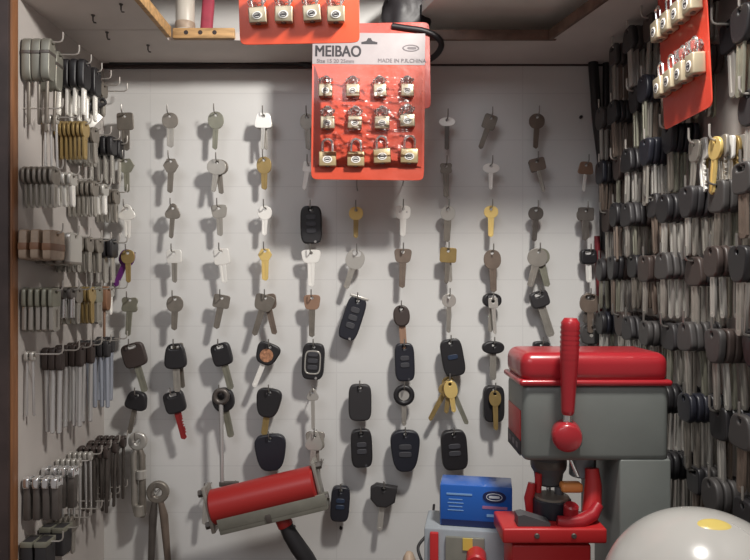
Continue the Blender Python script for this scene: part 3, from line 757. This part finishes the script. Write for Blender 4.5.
def padlock(M4, x, z, w, h, t, sh, label, group, m='lock_body', film=False, swing=0, dark=False):
    """M4: matrix of the card; x, z on the card"""
    k = (w, h, t, sh)
    if k not in LP: LP[k] = lock_parts(*k)
    body, sk, lab, ring, mark, fm, hole = LP[k]
    mtx = M4 @ Matrix.Translation((x, -t / 2 - 0.0009, z)) @ Matrix.Rotation(radians(-swing), 4, 'Y')
    o = thing('padlock', label, 'padlock', mtx.translation, mtx.to_euler(), group)
    bd = obj('body', body, m, o)
    obj('shackle', sk, 'chrome', o)
    lb = obj('label', lab, 'lock_label', o, (0, -t / 2 - 0.0002, -h * 0.06))
    obj('emblem', ring, 'print_black', lb, (0, -0.0004, 0)); obj('mark', mark, 'print_black', lb, (0, -0.0004, 0))
    obj('keyway', hole, 'darkmetal', o)
    if film: obj('wrap', fm, 'clear_film', o, (0, -0.0006, h / 2 + sh * 0.45))
    return o

def text(body, size, m, parent, loc, heavy=0.0, align='LEFT', sx=1.0):
    cu = bpy.data.curves.new('lettering', 'FONT'); cu.body = body; cu.size = size; cu.extrude = 0.00012; cu.align_x = align
    o = bpy.data.objects.new('t', cu); COL.objects.link(o)
    me = bpy.data.meshes.new_from_object(o.evaluated_get(bpy.context.evaluated_depsgraph_get()))
    bpy.data.objects.remove(o); bpy.data.curves.remove(cu)
    me.transform(Matrix.Rotation(pi / 2, 4, 'X') @ Matrix.Diagonal((sx, 1, 1, 1))); me.materials.clear()
    if heavy:
        q = MB()
        for k, (ax, az) in enumerate(((-1, -.5), (1, -.5), (-1, .5), (1, .5), (0, 0))): q.add(me, Matrix.Translation((ax * heavy, -k * 0.00003, az * heavy)))
        me = q.mesh('lettering')
    return obj('lettering', me, m, parent, loc)

def sheet(W, H, bend, m0=0.0):
    """thin slightly curved card, top edge at z = 0, facing -Y"""
    q = MB(); nx, nz = 10, 14; t = 0.0007
    def P(i, k, s):
        x = -W / 2 + W * i / nx; z = -H * k / nz
        return q.bm.verts.new((x, -bend * sin(pi * i / nx) * 0 - bend * (k / nz) ** 2 + (t / 2 if s else -t / 2), z))
    A = [[P(i, k, 0) for i in range(nx + 1)] for k in range(nz + 1)]; B = [[P(i, k, 1) for i in range(nx + 1)] for k in range(nz + 1)]
    for k in range(nz):
        for i in range(nx):
            q.bm.faces.new((A[k][i], A[k + 1][i], A[k + 1][i + 1], A[k][i + 1])); q.bm.faces.new((B[k][i], B[k][i + 1], B[k + 1][i + 1], B[k + 1][i]))
    for k in range(nz):
        q.bm.faces.new((A[k][0], B[k][0], B[k + 1][0], A[k + 1][0])); q.bm.faces.new((A[k][nx], A[k + 1][nx], B[k + 1][nx], B[k][nx]))
    for i in range(nx):
        q.bm.faces.new((A[0][i], A[0][i + 1], B[0][i + 1], B[0][i])); q.bm.faces.new((A[nz][i], B[nz][i], B[nz][i + 1], A[nz][i + 1]))
    return q.mesh('sheet', 1.2)

# card with the white header
D1 = 0.100; s1 = mmpx(D1)
c0 = at(369, 33, D1)
W1, H1 = 113 * s1, 147 * s1
M1 = Matrix.Translation(c0) @ Matrix.Rotation(radians(0.6), 4, 'Y')
card = thing('padlock_card', 'orange display card with white lettered header, holding twelve small padlocks', 'display card', c0, M1.to_euler())
S = lambda pts: pts
pl = plate([[(x, z - H1 / 2) for x, z in sup(W1, H1, 26, 0, 0, N=80)]], 0.0008, 0.0002); obj('backing', pl, 'film_card', card)
hd = MB(); hd.box((0, -0.0005, -16 * s1), (W1 - 0.0006, 0.0008, 32 * s1 - 0.0006)); hdo = obj('header', hd.mesh('header'), 'card_header', card)
text('MEIBAO', 15.5 * s1, 'print_black', hdo, (-54 * s1, -0.0011, -24 * s1), 0.00042, sx=0.84)
text('Size 15 20 25mm', 5.4 * s1, 'print_grey', hdo, (-52 * s1, -0.0011, -30.5 * s1), 0.0001)
text('MADE IN P.R.CHINA', 5.4 * s1, 'print_grey', hdo, (9 * s1, -0.0011, -29.5 * s1), 0.0001)
lg = MB(); lg.prism([(-8 * s1, 0), (8 * s1, 0), (8 * s1, 2 * s1), (3 * s1, 3.2 * s1), (1.4 * s1, 6 * s1), (-1.4 * s1, 6 * s1), (-3 * s1, 3.2 * s1), (-8 * s1, 2 * s1)], -0.0012, -0.0008)
obj('logo', lg.mesh('logo'), 'print_black', hdo, (0.5 * s1, 0, -11.5 * s1))
q = plate([sup(17 * s1, 7 * s1, 2, 0, 0), sup(14 * s1, 5 * s1, 2, 0, 0)], 0.0004, 0.00008); obj('emblem', q, 'print_grey', hdo, (42 * s1, -0.0011, -15 * s1))
q = plate([sup(9 * s1, 2.4 * s1, 4, 0, 0)], 0.0004, 0.00008); obj('emblem', q, 'print_grey', hdo, (43 * s1, -0.0011, -15 * s1))
rows = [(92, [(326, 13.5, 0), (353, 13.5, 1), (380, 13, 2), (407, 13, 0)], 12.5, 8, True, 'top'), (124, [(328, 14, 1), (355, 14, -2), (382, 15, 0), (407, 15, 2)], 12.5, 10, True, 'middle'), (160, [(328, 17, 1), (356, 17, 0), (382, 17, 3), (409, 17.5, -1)], 14.5, 12.5, False, 'bottom')]
inv = M1.inverted()
for (py, xs, h, sh, fl, wd) in rows:
    for i, (px, w, sw) in enumerate(xs):
        l = inv @ at(px, py - (2 if (wd == 'middle' and i == 3) else 0) - (3 if wd == 'bottom' and i > 1 else 0), D1)
        padlock(M1, l.x, l.z, w * s1, h * s1, 7.5 * s1, sh * s1, f'small brass padlock, {ORD[i+1]} in the {wd} row of the white-topped card', 'padlocks on the white-topped card', 'lock_gold' if wd == 'bottom' else 'lock_body', fl, sw)
for dx in (-1, 1):
    q = MB(); q.tube([(0, 0, 0.0), (0, -0.004, 0.0), (0, -0.006, 0.004)], 0.0008, 8)
fq = MB(); nx, nz = 90, 110
fv = [[None] * (nx + 1) for _ in range(nz + 1)]
for k in range(nz + 1):
    for i in range(nx + 1):
        x = (-0.5 + i / nx) * (W1 - 0.006); z = -(33 + 101 * k / nz) * s1
        e_ = min(1, 8 * min(i / nx, 1 - i / nx), 8 * min(k / nz, 1 - k / nz))
        w = noise.noise(Vector((x * 70, z * 170, 1.3))) * 0.0016 + noise.noise(Vector((x * 190, z * 260, 7.1))) * 0.0009
        fv[k][i] = fq.bm.verts.new((x, -0.0016 - e_ * (0.0116 + w), z))
for k in range(nz):
    for i in range(nx): fq.bm.faces.new((fv[k][i], fv[k + 1][i], fv[k + 1][i + 1], fv[k][i + 1]))
obj('plastic_film', fq.mesh('plastic_film', 3.0), 'cling_film', card)
# duller card hanging behind it
cb = at(381, 23, 0.0945)
tag(obj('padlock_card', plate([[(x, z - 0.05) for x, z in sup(0.112, 0.10, 20, 0, 0, N=60)]], 0.0008, 0.0002), 'red_card', None, cb, (0, radians(-1), 0)), 'dark orange card hanging behind the white-topped padlock card', 'display card', 'hanging cards')

# orange card at the top, in front
D2 = 0.34; s2 = mmpx(D2)
c2 = at(297, -70, D2)
M2 = Matrix.Translation(c2) @ Matrix.Rotation(radians(-1.2), 4, 'Y') @ Matrix.Rotation(radians(3), 4, 'X')
W2, H2 = 121 * s2, 112 * s2
card2 = thing('padlock_card', 'bright orange card with rounded corners at the top, showing four padlocks in one row', 'display card', c2, M2.to_euler())
obj('backing', plate([[(x, z - H2 / 2) for x, z in sup(W2, H2, 22, 0, 0, N=80)]], 0.0010, 0.0002), 'orange_card', card2)
inv = M2.inverted()
for i, (px, py) in enumerate([(258, 16), (284, 15), (312, 14), (336, 15)]):
    l = inv @ at(px, py, D2)
    padlock(M2, l.x, l.z, 17.5 * s2, 15.5 * s2, 8 * s2, 12 * s2, f'small padlock with round white label, {ORD[i+1]} along the top orange card', 'padlocks on the top orange card', 'lock_body', True, [2, -2, 3, 0][i])
# red card along the key-packed wall
zb = 1.6385
cx = 0.262
Mr = Matrix.Translation((cx, -0.2865, zb + 0.13)) @ Matrix.Rotation(radians(-90), 4, 'Z') @ Matrix.Rotation(radians(3.0), 4, 'X')
card3 = thing('padlock_card', 'red padlock card hanging edge-on along the key-packed wall', 'display card', Mr.translation, Mr.to_euler())
obj('backing', plate([[(x, z - 0.065) for x, z in sup(0.086, 0.13, 24, 0, 0, N=80)]], 0.0010, 0.0002), 'red_card', card3)
for r, zz in enumerate((-0.042, -0.093)):
    for i in range(4):
        padlock(Mr, -0.030 + 0.0205 * i, zz, 0.0145, 0.0175, 0.011, 0.013, f'silver padlock, {ORD[i+1]} from the corner on the red card, {["upper", "lower"][r]} row', 'padlocks on the red card', 'lock_body', r == 1 and i > 1, random.uniform(-3, 3))

# ------------------------------------------------------------------ things above the ceiling opening
q = at(175, 28, 0.062); zs = ZT + th
prof = [(0.0, 0), (0.010, 0), (0.0112, 0.0015), (0.0112, 0.050), (0.0085, 0.056), (0.005, 0.059), (0.005, 0.063)]
bt = thing('white_bottle', 'squat white plastic bottle standing above the pine strip', 'bottle', (-0.2275, -0.066, zs))
b = MB(); b.lathe(prof, 28); obj('body', b.mesh('body'), 'bottle_white', bt)
b = MB(); b.lathe([(0.0115, 0.010), (0.0118, 0.011), (0.0118, 0.018), (0.0115, 0.019)], 28); obj('band', b.mesh('band'), 'tan_plate', bt)
b = MB(); b.lathe([(0.006, 0.061), (0.0062, 0.062), (0.0062, 0.070), (0.005, 0.071)], 20); obj('cap', b.mesh('cap'), 'bottle_white', bt)
b = MB(); b.box((0, 0, 0.026), (0.014, 0.02, 0.052), 0.004, None, 3)
tag(obj('red_packet', b.mesh('packet'), 'cloth_red', None, (-0.2045, -0.060, zs), (0, radians(4), radians(12))), 'dark red packet next to the white bottle', 'packet')
bg = bmesh.new(); bmesh.ops.create_icosphere(bg, subdivisions=4, radius=1)
rr = random.Random(8)
for v in bg.verts:
    v.co *= 1 + 0.16 * noise.noise(v.co * 2.2)
    v.co = Vector((v.co.x * 0.030, v.co.y * 0.022, max(v.co.z, -0.72) * 0.040))
me = bpy.data.meshes.new('bag'); bg.to_mesh(me); bg.free(); finish(me, 1.5)
q = at(419, 20, 0.05)
bgo = thing('black_bag', 'crumpled black bag stuffed above the padlock cards', 'bag', (q.x - 0.016, -0.062, zs + 0.0290))
obj('sack', me, 'bag_black', bgo, (0, 0, 0), (0, radians(10), 0))

# small hooks under the ceiling board
q = MB(); q.tube([(0, 0, 0.001), (0, 0, -0.006), (0.0015, -0.001, -0.0085), (0.004, -0.002, -0.009)], 0.0008, 7); q.cyl((0, 0, 0.0), (0, 0, -0.001), 0.002, 10); ch = q.mesh('ceiling_hook')
for i, (px, py) in enumerate([(93, 15), (107, 32), (148, 45), (121, 4)]):
    sc_ = 0.28 * F / (280 - py); x = (px - 375) * sc_ / F; d = DIST - sc_
    tag(obj('ceiling_hook', ch, 'dark_wire', None, (x, -d, ZT), (0, 0, 0)), ['dark hook screwed under the ceiling board, close to the side wall', 'dark hook under the ceiling board, just behind the board joint', 'dark hook under the ceiling board, closest to pine edging', 'dark hook under the ceiling board, at the top of picture'][i], 'hook', 'hooks under the ceiling board')

# small screws left in the back wall
for i, (px, py, w) in enumerate([(581, 117, 'near the corner cable, beside row one'), (294, 527, 'below the red tool'), (341, 528, 'under the small black fob')]):
    p = at(px, py, 0.002); q = MB(); q.cyl((0, 0.003, 0), (0, -0.003, 0), 0.0021, 12, bev=0.0006)
    tag(obj('wall_screw', q.mesh('screw'), 'cable_black', None, (p.x, -0.001, p.z)), f'tiny dark screw head in the back wall, {w}', 'screw', 'screws in the back wall')

# ------------------------------------------------------------------ tools hanging at the bottom
# long ring-ended rod
d = 0.033; p = at(221, 391, d); s = mmpx(d)
t = thing('ring_rod', 'long steel rod with dark ring end, hanging in front of a black-headed key', 'tool', p, (0, 0, 0))
q = MB(); q.torus((0, 0, -0.0068), 0.0078, 0.0032, 'Y', 28, 10); obj('ring', q.mesh('ring'), 'darkmetal', t)
q = MB(); q.cyl((0, 0, -0.0165), (0.0015, 0, -0.118), 0.0027, 14); obj('shaft', q.mesh('shaft'), 'rod_steel', t)
q = MB(); q.box((0.010, 0, -0.116), (0.024, 0.006, 0.006), 0.001); obj('crossbar', q.mesh('crossbar'), 'darkmetal', t)
# ring wrench
d = 0.024; p = at(138, 441, d); s = mmpx(d)
hook_at(8, 1, 138, 439)
t = thing('ring_wrench', 'grey wrench with bright ring head and twin tubes, hanging below the black key', 'tool', (p.x, p.y, p.z), (0, radians(-1), 0))
q = MB(); q.add(plate([circ(0.0118, 0, 0, 32), circ(0.0034, 0, 0, 20)], 0.007, 0.0022, 3)); obj('ring', q.mesh('ring'), 'silver', t)
for i, x in enumerate((-0.0052, 0.0045)):
    q = MB(); q.tube([(x * 0.5, 0, -0.010), (x, 0, -0.018), (x, 0, -0.078 - 0.012 * i), (x * 0.9, 0, -0.090 - 0.006 * i)], [0.003, 0.0045, 0.0045, 0.003], 14); obj('tube', q.mesh('tube'), 'dull' if i else 'nickel', t)
q = MB(); q.cyl((0.0035, -0.001, -0.036), (0.0035, -0.001, -0.048), 0.0062, 18, bev=0.001); obj('collar', q.mesh('collar'), 'silver', t)
q = MB(); q.cyl((0.001, -0.001, -0.080), (0.001, -0.001, -0.094), 0.0070, 18, bev=0.001); obj('collar', q.mesh('collar'), 'nickel', t)
# pincers
d = 0.024; p = at(158, 492, d)
hook_at(9, 2, 158, 490)
t = thing('ring_pincers', 'dark pincers with open ring head, hanging next to the grey wrench', 'tool', p, (0, 0, 0))
q = MB(); q.add(plate([circ(0.0142, 0, 0, 32), circ(0.0055, 0, 0, 22)], 0.007, 0.002, 3)); obj('ring', q.mesh('ring'), 'dull', t)
for x0, x1 in ((-0.004, -0.0095), (0.003, 0.0145)):
    q = MB(); q.tube([(x0, 0, -0.011), (x0 + (x1 - x0) * .4, 0, -0.03), (x1, 0, -0.11)], [0.0035, 0.0052, 0.0036], 12); obj('leg', q.mesh('leg'), 'darkmetal' if x0 < 0 else 'bronze', t)

# red barrel tool
d = 0.080; s = mmpx(d); p = at(264, 495, d)
hook_at(9, 4, 232, 486); hook_at(9, 8, 322, 464)
t = thing('barrel_tool', 'red barrel hand tool with steel channel and black handle, hung slanting', 'tool', p, (0, radians(-13.5), 0))
L = 0.0625; r = 0.0205
b = MB(); arc = [(r * cos(a), r * sin(a)) for a in [radians(-60 + 300 * k / 28) for k in range(29)]]
pr = [(-L, r - 0.002), (-L + 0.002, r), (L - 0.002, r), (L, r - 0.002)]
b.tube([(x, 0, 0) for x, _ in pr], [q_ for _, q_ in pr], 40); obj('barrel', b.mesh('barrel', 0.5), 'tool_red', t)
b = MB(); b.box((0.008, 0.0, -0.0235), (0.128, 0.034, 0.0115), 0.0012); b.box((0.008, -0.016, -0.017), (0.128, 0.003, 0.014), 0.0006); ch_ = obj('channel', b.mesh('channel'), 'bar_handle', t)
b = MB(); b.box((0.003, -0.0182, -0.0225), (0.006, 0.002, 0.009), 0.0005); obj('clip', b.mesh('clip'), 'darkmetal', ch_)
for x, m_ in ((-L - 0.003, 'nickel'), (L + 0.003, 'nickel')):
    b = MB(); b.box((x, 0.004, -0.001), (0.0045, 0.026, 0.054), 0.001); br = obj('bracket', b.mesh('bracket'), m_, t)
    for z in (-0.019, 0.0195):
        b = MB(); b.cyl((x - 0.001 + math.copysign(0.0015, x), -0.002, z), (x + math.copysign(0.0085, x), -0.002, z), 0.0044, 6); obj('bolt', b.mesh('bolt'), 'darkmetal', br)
b = MB(); b.cyl((0.014, 0, -0.028), (0.0165, 0, -0.041), 0.0092, 18); obj('ferrule', b.mesh('ferrule'), 'tool_red', t)
b = MB(); b.tube([(0.0160, 0, -0.038), (0.019, 0, -0.052), (0.0245, 0, -0.068), (0.031, 0, -0.084), (0.036, 0, -0.098)], [0.0078, 0.0090, 0.0098, 0.0098, 0.0088], 16); obj('handle', b.mesh('handle'), 'black', t)

# ------------------------------------------------------------------ key cutting machine
mk = thing('key_cutting_machine', 'grey key cutting machine with red lid and red lever, standing on the counter', 'machine', (0.19, -0.26, ZCOUNTER))
O = Vector((0.19, -0.26, ZCOUNTER))
def mp(name, bld, m, parent=mk, ang=0.7):
    for v in bld.bm.verts: v.co -= O
    return obj(name, bld.mesh(name, ang), m, parent)
yf, yb = -0.300, -0.234; x0, x1 = 0.1245, 0.2480
b = MB(); b.box(((x0 + x1) / 2, (yf + yb) / 2, 1.3795), (x1 - x0, yb - yf, 0.065), 0.006, None, 4); hs_ = mp('housing', b, 'machine_grey', ang=0.5)
b = MB(); b.box(((x0 + x1) / 2 - 0.0004, (yf + yb) / 2, 1.4255), (x1 - x0 + 0.0014, yb - yf + 0.002, 0.0260), 0.0095, None, 6); lid = mp('lid', b, 'machine_red', ang=0.9)
b = MB(); b.box(((x0 + x1) / 2 - 0.0006, (yf + yb) / 2, 1.4135), (x1 - x0 + 0.0050, yb - yf + 0.0056, 0.0052), 0.0024, None, 4); mp('lid_rim', b, 'machine_red', lid)
b = MB(); b.box((0.2278, (yf + yb) / 2, (ZCOUNTER + 1.349) / 2), (0.0436, yb - yf - 0.001, 1.349 - ZCOUNTER), 0.0022, None, 3); mp('column', b, 'machine_grey', ang=0.5)
b = MB(); b.box((0.190, (yf + yb) / 2, ZCOUNTER + 0.010), (0.118, 0.10, 0.020), 0.003); mp('base', b, 'machine_dark')
# sticker on the end of the housing
b = MB(); b.box((x0 - 0.0002, -0.2670, 1.3755), (0.0008, 0.050, 0.026), 0.0002); st = mp('sticker', b, 'red_paint')
b = MB(); b.box((x0 - 0.0006, -0.2670, 1.3565), (0.0008, 0.050, 0.013), 0.0002); mp('sticker_base', b, 'print_black', st)
for yy in (-0.281, -0.267, -0.253):
    b = MB(); b.box((x0 - 0.0010, yy, 1.357), (0.0006, 0.008, 0.005), 0.0001); mp('mark', b, 'print_grey', st)
# lever
lx, lz = 0.1572, 1.3722
b = MB(); b.tube([(lx + 0.003, -0.298, lz), (lx + 0.002, -0.305, lz), (lx - 0.001, -0.318, lz), (lx - 0.002, -0.3225, lz), (lx - 0.0022, -0.324, lz)], [0.0095, 0.0122, 0.0122, 0.0112, 0.009], 28); hub = mp('lever_hub', b, 'machine_red', ang=0.8)
b = MB(); b.cyl((lx + 0.010, -0.300, lz - 0.0075), (lx + 0.010, -0.306, lz - 0.0075), 0.0052, 14); mp('hub_screw', b, 'machine_dark', hub)
b = MB(); b.cyl((lx + 0.0002, -0.314, lz + 0.009), (lx + 0.0004, -0.315, lz + 0.022), 0.0034, 14); mp('lever_shaft', b, 'chrome')
pts, rad = [], []
zz0, zz1 = 1.3898, 1.4690; n = 40
for k in range(n + 1):
    u = k / n; z = zz0 + (zz1 - zz0) * u
    base = 0.0052 + 0.0024 * min(1, u * 1.6)
    if 0.5 < u < 0.95: base += 0.0004 * sin(u * 120)
    if u > 0.96: base *= 0.9 - (u - 0.96) * 6
    if u < 0.02: base *= 0.8
    pts.append((lx + 0.0004 + 0.0020 * u, -0.315 - 0.001 * u, z)); rad.append(base)
b = MB(); b.tube(pts, rad, 20); mp('lever_grip', b, 'machine_red', ang=1.0)
# spindle and chuck
sx, sy = 0.1560, -0.262
b = MB(); b.lathe([(0.0150, 0.0), (0.0155, -0.002), (0.0155, -0.016), (0.0130, -0.020), (0.0118, -0.029), (0.0095, -0.031)][::-1], 28, Matrix.Translation((sx, sy, 1.3475))); ck = mp('chuck', b, 'machine_dark')
b = MB(); b.lathe([(0.0158, -0.0145), (0.0160, -0.0135), (0.0160, -0.009), (0.0158, -0.008)], 28, Matrix.Translation((sx, sy, 1.3475))); mp('chuck_ring', b, 'darkmetal', ck)
b = MB(); b.cyl((sx, sy, 1.318), (sx, sy, 1.303), 0.0022, 12); mp('cutter', b, 'chrome', ck)
b = MB(); b.cyl((sx + 0.006, sy - 0.012, 1.318), (sx + 0.006, sy - 0.012, 1.309), 0.004, 12); mp('chuck_screw', b, 'machine_dark', ck)
b = MB(); b.cyl((0.1660, -0.285, 1.352), (0.1745, -0.287, 1.331), 0.0017, 10); mp('guide_rod', b, 'chrome')
b = MB(); b.cyl((0.186, -0.262, 1.349), (0.185, -0.262, 1.324), 0.0105, 20, bev=0.001); mp('sleeve', b, 'unit_grey')
b = MB(); b.box((0.196, -0.250, 1.315), (0.008, 0.02, 0.066), 0.001); mp('rear_bracket', b, 'machine_dark')
# carriage, vise and table
b = MB(); b.box((0.1486, -0.289, 1.2885), (0.0862, 0.043, 0.0125), 0.0018, None, 3); tb = mp('table', b, 'red_paint')
for x in (0.1335, 0.1640):
    b = MB(); b.cyl((x, -0.3095, 1.289), (x, -0.3120, 1.289), 0.0022, 12, bev=0.0005); mp('table_screw', b, 'darkmetal', tb)
b = MB(); b.box((0.1475, -0.286, (ZCOUNTER + 1.281) / 2 + 0.004), (0.066, 0.037, 1.281 - ZCOUNTER - 0.012), 0.002, None, 3); mp('pedestal', b, 'red_paint')
b = MB(); b.cyl((0.1545, -0.278, 1.2945), (0.1545, -0.278, 1.3100), 0.0165, 28, bev=0.001); vs = mp('vise', b, 'navy_black')
b = MB(); b.cyl((0.1545, -0.278, 1.3085), (0.1545, -0.278, 1.3118), 0.0150, 28, bev=0.0006); mp('vise_plate', b, 'dull', vs)
b = MB(); b.tube([(0.189, -0.280, 1.336), (0.1895, -0.282, 1.322), (0.188, -0.284, 1.308), (0.1845, -0.288, 1.299)], [0.0058, 0.0072, 0.0080, 0.0070], 14); arm = mp('vise_arm', b, 'red_paint')
b = MB(); b.tube([(0.1905, -0.292, 1.308), (0.184, -0.297, 1.3015), (0.173, -0.301, 1.2975), (0.161, -0.302, 1.2965), (0.153, -0.301, 1.2978)], [0.0045, 0.0056, 0.0060, 0.0056, 0.0045], 14); mp('vise_jaw', b, 'machine_red', arm)
b = MB(); b.cyl((0.1655, -0.296, 1.300), (0.1655, -0.299, 1.311), 0.0062, 18, bev=0.0015); mp('vise_knob', b, 'machine_red', arm)
b = MB(); b.tube([(0.137, -0.274, 1.296), (0.136, -0.274, 1.308), (0.1385, -0.273, 1.321)], [0.0042, 0.0048, 0.0034], 12); mp('clamp_post', b, 'red_paint')
b = MB(); b.cyl((0.1445, -0.270, 1.312), (0.1450, -0.270, 1.329), 0.0032, 12); mp('clamp_pin', b, 'red_paint')
b = MB(); b.prism([(0.119, 1.2950), (0.146, 1.2950), (0.146, 1.2975), (0.124, 1.3045), (0.119, 1.3035)], -0.306, -0.292); mp('chip_tray', b, 'machine_dark')
b = MB(); b.box((0.172, -0.276, 1.3185), (0.019, 0.012, 0.0085), 0.003, None, 3); mp('brush', b, 'orange_part')

# ------------------------------------------------------------------ grey unit and the blue box on it
un = thing('motor_unit', 'low grey steel unit with red knob under the blue box', 'machine', (0.095, -0.215, ZCOUNTER), (0, 0, radians(-9)))
O = Vector((0.095, -0.215, ZCOUNTER)); zt = 1.2672
b = MB(); b.box((0.0875, -0.218, (ZCOUNTER + zt) / 2), (0.075, 0.050, zt - ZCOUNTER), 0.002); ub = mp('housing', b, 'unit_grey', un)
b = MB(); b.box((0.088, -0.2440, (ZCOUNTER + zt) / 2 + 0.001), (0.036, 0.004, zt - ZCOUNTER - 0.014), 0.001); mp('front_panel', b, 'bar_handle', un)
b = MB(); b.box((0.0595, -0.2445, (ZCOUNTER + zt) / 2), (0.008, 0.005, zt - ZCOUNTER - 0.006), 0.001); mp('red_strip', b, 'red_paint', un)
b = MB(); b.box((0.0905, -0.2464, 1.2555), (0.009, 0.001, 0.011)); mp('tag', b, 'yellow_tag', un)
b = MB(); b.cyl((0.0985, -0.243, 1.2450), (0.0985, -0.266, 1.2450), 0.0092, 20, bev=0.0015); kn = mp('knob', b, 'red_paint', un)
b = MB(); b.cyl((0.0985, -0.264, 1.2450), (0.0985, -0.270, 1.2450), 0.0045, 16, bev=0.001); mp('knob_cap', b, 'machine_red', kn)
bb = thing('cardboard_box', 'bright blue cardboard box with dark oval emblem, lying on the grey unit', 'box', (0.0975, -0.2190, zt), (0, 0, radians(-10)))
O = Vector((0.0975, -0.2190, zt))
bx0, bx1, by0, by1, bz1 = 0.0642, 0.1312, -0.235, -0.203, 1.3062
b = MB(); b.box(((bx0 + bx1) / 2, (by0 + by1) / 2, (zt + bz1) / 2), (bx1 - bx0, by1 - by0, bz1 - zt), 0.0009); mp('carton', b, 'box_blue', bb)
b = MB(); b.box((bx0 - 0.0002, (by0 + by1) / 2, (zt + bz1) / 2), (0.0010, by1 - by0 - 0.004, bz1 - zt - 0.004), 0.0003); sd = mp('end_flap', b, 'box_side', bb)
b = MB(); b.box((bx0 - 0.0008, (by0 + by1) / 2, zt + 0.016), (0.0006, by1 - by0 - 0.012, 0.012)); mp('label', b, 'box_white', sd)
b = MB(); b.box(((bx0 + bx1) / 2, by0 - 0.0001, zt + 0.0035), (bx1 - bx0 - 0.002, 0.0008, 0.0055)); mp('band', b, 'box_dark', bb)
b = MB(); b.box((bx0 + 0.018, by0 - 0.0001, bz1 - 0.0085), (0.024, 0.0007, 0.0016)); mp('print', b, 'box_print', bb)
for i in range(4):
    b = MB(); b.box((bx0 + 0.0145, by0 - 0.0001, bz1 - 0.0135 - 0.0034 * i), (0.013 + 0.002 * (i % 2), 0.0005, 0.0007)); mp('print', b, 'box_print', bb)
e = plate([sup(0.0215, 0.0112, 2.2, 0, 0)], 0.0008, 0.0002); em = obj('emblem', e, 'box_dark', bb, Vector((bx1 - 0.0165, by0 - 0.0002, bz1 - 0.0095)) - O)
obj('emblem_oval', plate([sup(0.0150, 0.0070, 2.2, 0, 0), sup(0.0136, 0.0058, 2.2, 0, 0)], 0.0004, 0.0001), 'box_white', em, (0, -0.0005, 0))
obj('emblem_mark', plate([sup(0.0100, 0.0024, 5, 0, 0)], 0.0004, 0.0001), 'box_white', em, (0, -0.0005, 0))
b = MB(); b.box((bx1 - 0.016, by0 - 0.0001, bz1 - 0.0195), (0.023, 0.0006, 0.0026)); mp('print', b, 'box_pink', bb)
b = MB(); b.box((bx1 - 0.0145, by0 - 0.0001, bz1 - 0.0270), (0.018, 0.0006, 0.0024)); mp('print', b, 'box_print', bb)
# tan pouch and cord at the far side of the unit
b = bmesh.new(); bmesh.ops.create_icosphere(b, subdivisions=3, radius=1)
for v in b.verts: v.co = Vector((v.co.x * 0.013, v.co.y * 0.022, v.co.z * 0.062)) * (1 + 0.10 * noise.noise(v.co * 2.5))
me = bpy.data.meshes.new('pouch'); b.to_mesh(me); b.free(); finish(me, 1.5)
tag(obj('pouch', me, 'tan_plate', None, (0.035, -0.19, ZCOUNTER + 0.064)), 'small tan pouch beside the grey unit', 'pouch')
cable('power_cable', [(424, 566, .16), (418, 548, .15), (426, 536, .14), (432, 528, .112), (433, 516, .09), (434, 505, .07)], 0.0016, 'cable_black', 'thin dark cord curling up beside the blue box')

# ------------------------------------------------------------------ white dome
dd = 0.405; s = mmpx(dd); c = at(704, 612, dd); R0 = 100 * s
hz = c.z - ZCOUNTER
dm = thing('safety_helmet', 'glossy white helmet dome with yellow patch, in front of the grey machine', 'helmet', (c.x, c.y, ZCOUNTER))
prof = [(R0 * 1.02, 0.0), (R0 * 1.03, 0.004)] + [(R0, hz * 0.6)] + [(R0 * cos(a), hz + R0 * sin(a)) for a in [pi / 2 * k / 24 for k in range(25)]]
b = MB(); b.lathe(prof, 64); obj('shell', b.mesh('shell', 1.0), 'dome_white', dm)
b = MB(); b.lathe([(R0 * 1.02, 0.0), (R0 * 1.06, 0.001), (R0 * 1.06, 0.006), (R0 * 1.02, 0.008)], 64); obj('rim', b.mesh('rim'), 'dome_white', dm)
def cap_patch(az, el, ra, rb, m, name):
    ctr = Vector((cos(el) * cos(az), cos(el) * sin(az), sin(el)))
    u = ctr.cross(Vector((0, 0, 1))).normalized(); w = ctr.cross(u); q = MB(); rings = []
    for k in range(0, 6):
        rings.append([q.bm.verts.new(((ctr + u * ra * k / 5 * cos(a) + w * rb * k / 5 * sin(a)).normalized() * (R0 + (0.0005 if k < 5 else -0.0003))) + Vector((0, 0, hz))) for a in [2 * pi * i / 28 for i in range(28)]])
    for A, B in zip(rings, rings[1:]):
        for i in range(28): q.bm.faces.new((A[i], A[(i + 1) % 28], B[(i + 1) % 28], B[i]))
    bmesh.ops.remove_doubles(q.bm, verts=q.bm.verts[:], dist=1e-6)
    obj(name, q.mesh(name, 1.0), m, dm)
cap_patch(radians(-95), radians(76), 0.17, 0.10, 'dome_yellow', 'patch')
q = MB()
pts = [Vector((R0 * 1.0005 * cos(a) * cos(radians(-52)), R0 * 1.0005 * cos(a) * sin(radians(-52)), hz + R0 * 1.0005 * sin(a))) for a in [radians(-5 + 80 * k / 24) for k in range(25)]]
q.tube(pts, 0.0006, 6); obj('seam', q.mesh('seam'), 'dome_white', dm)
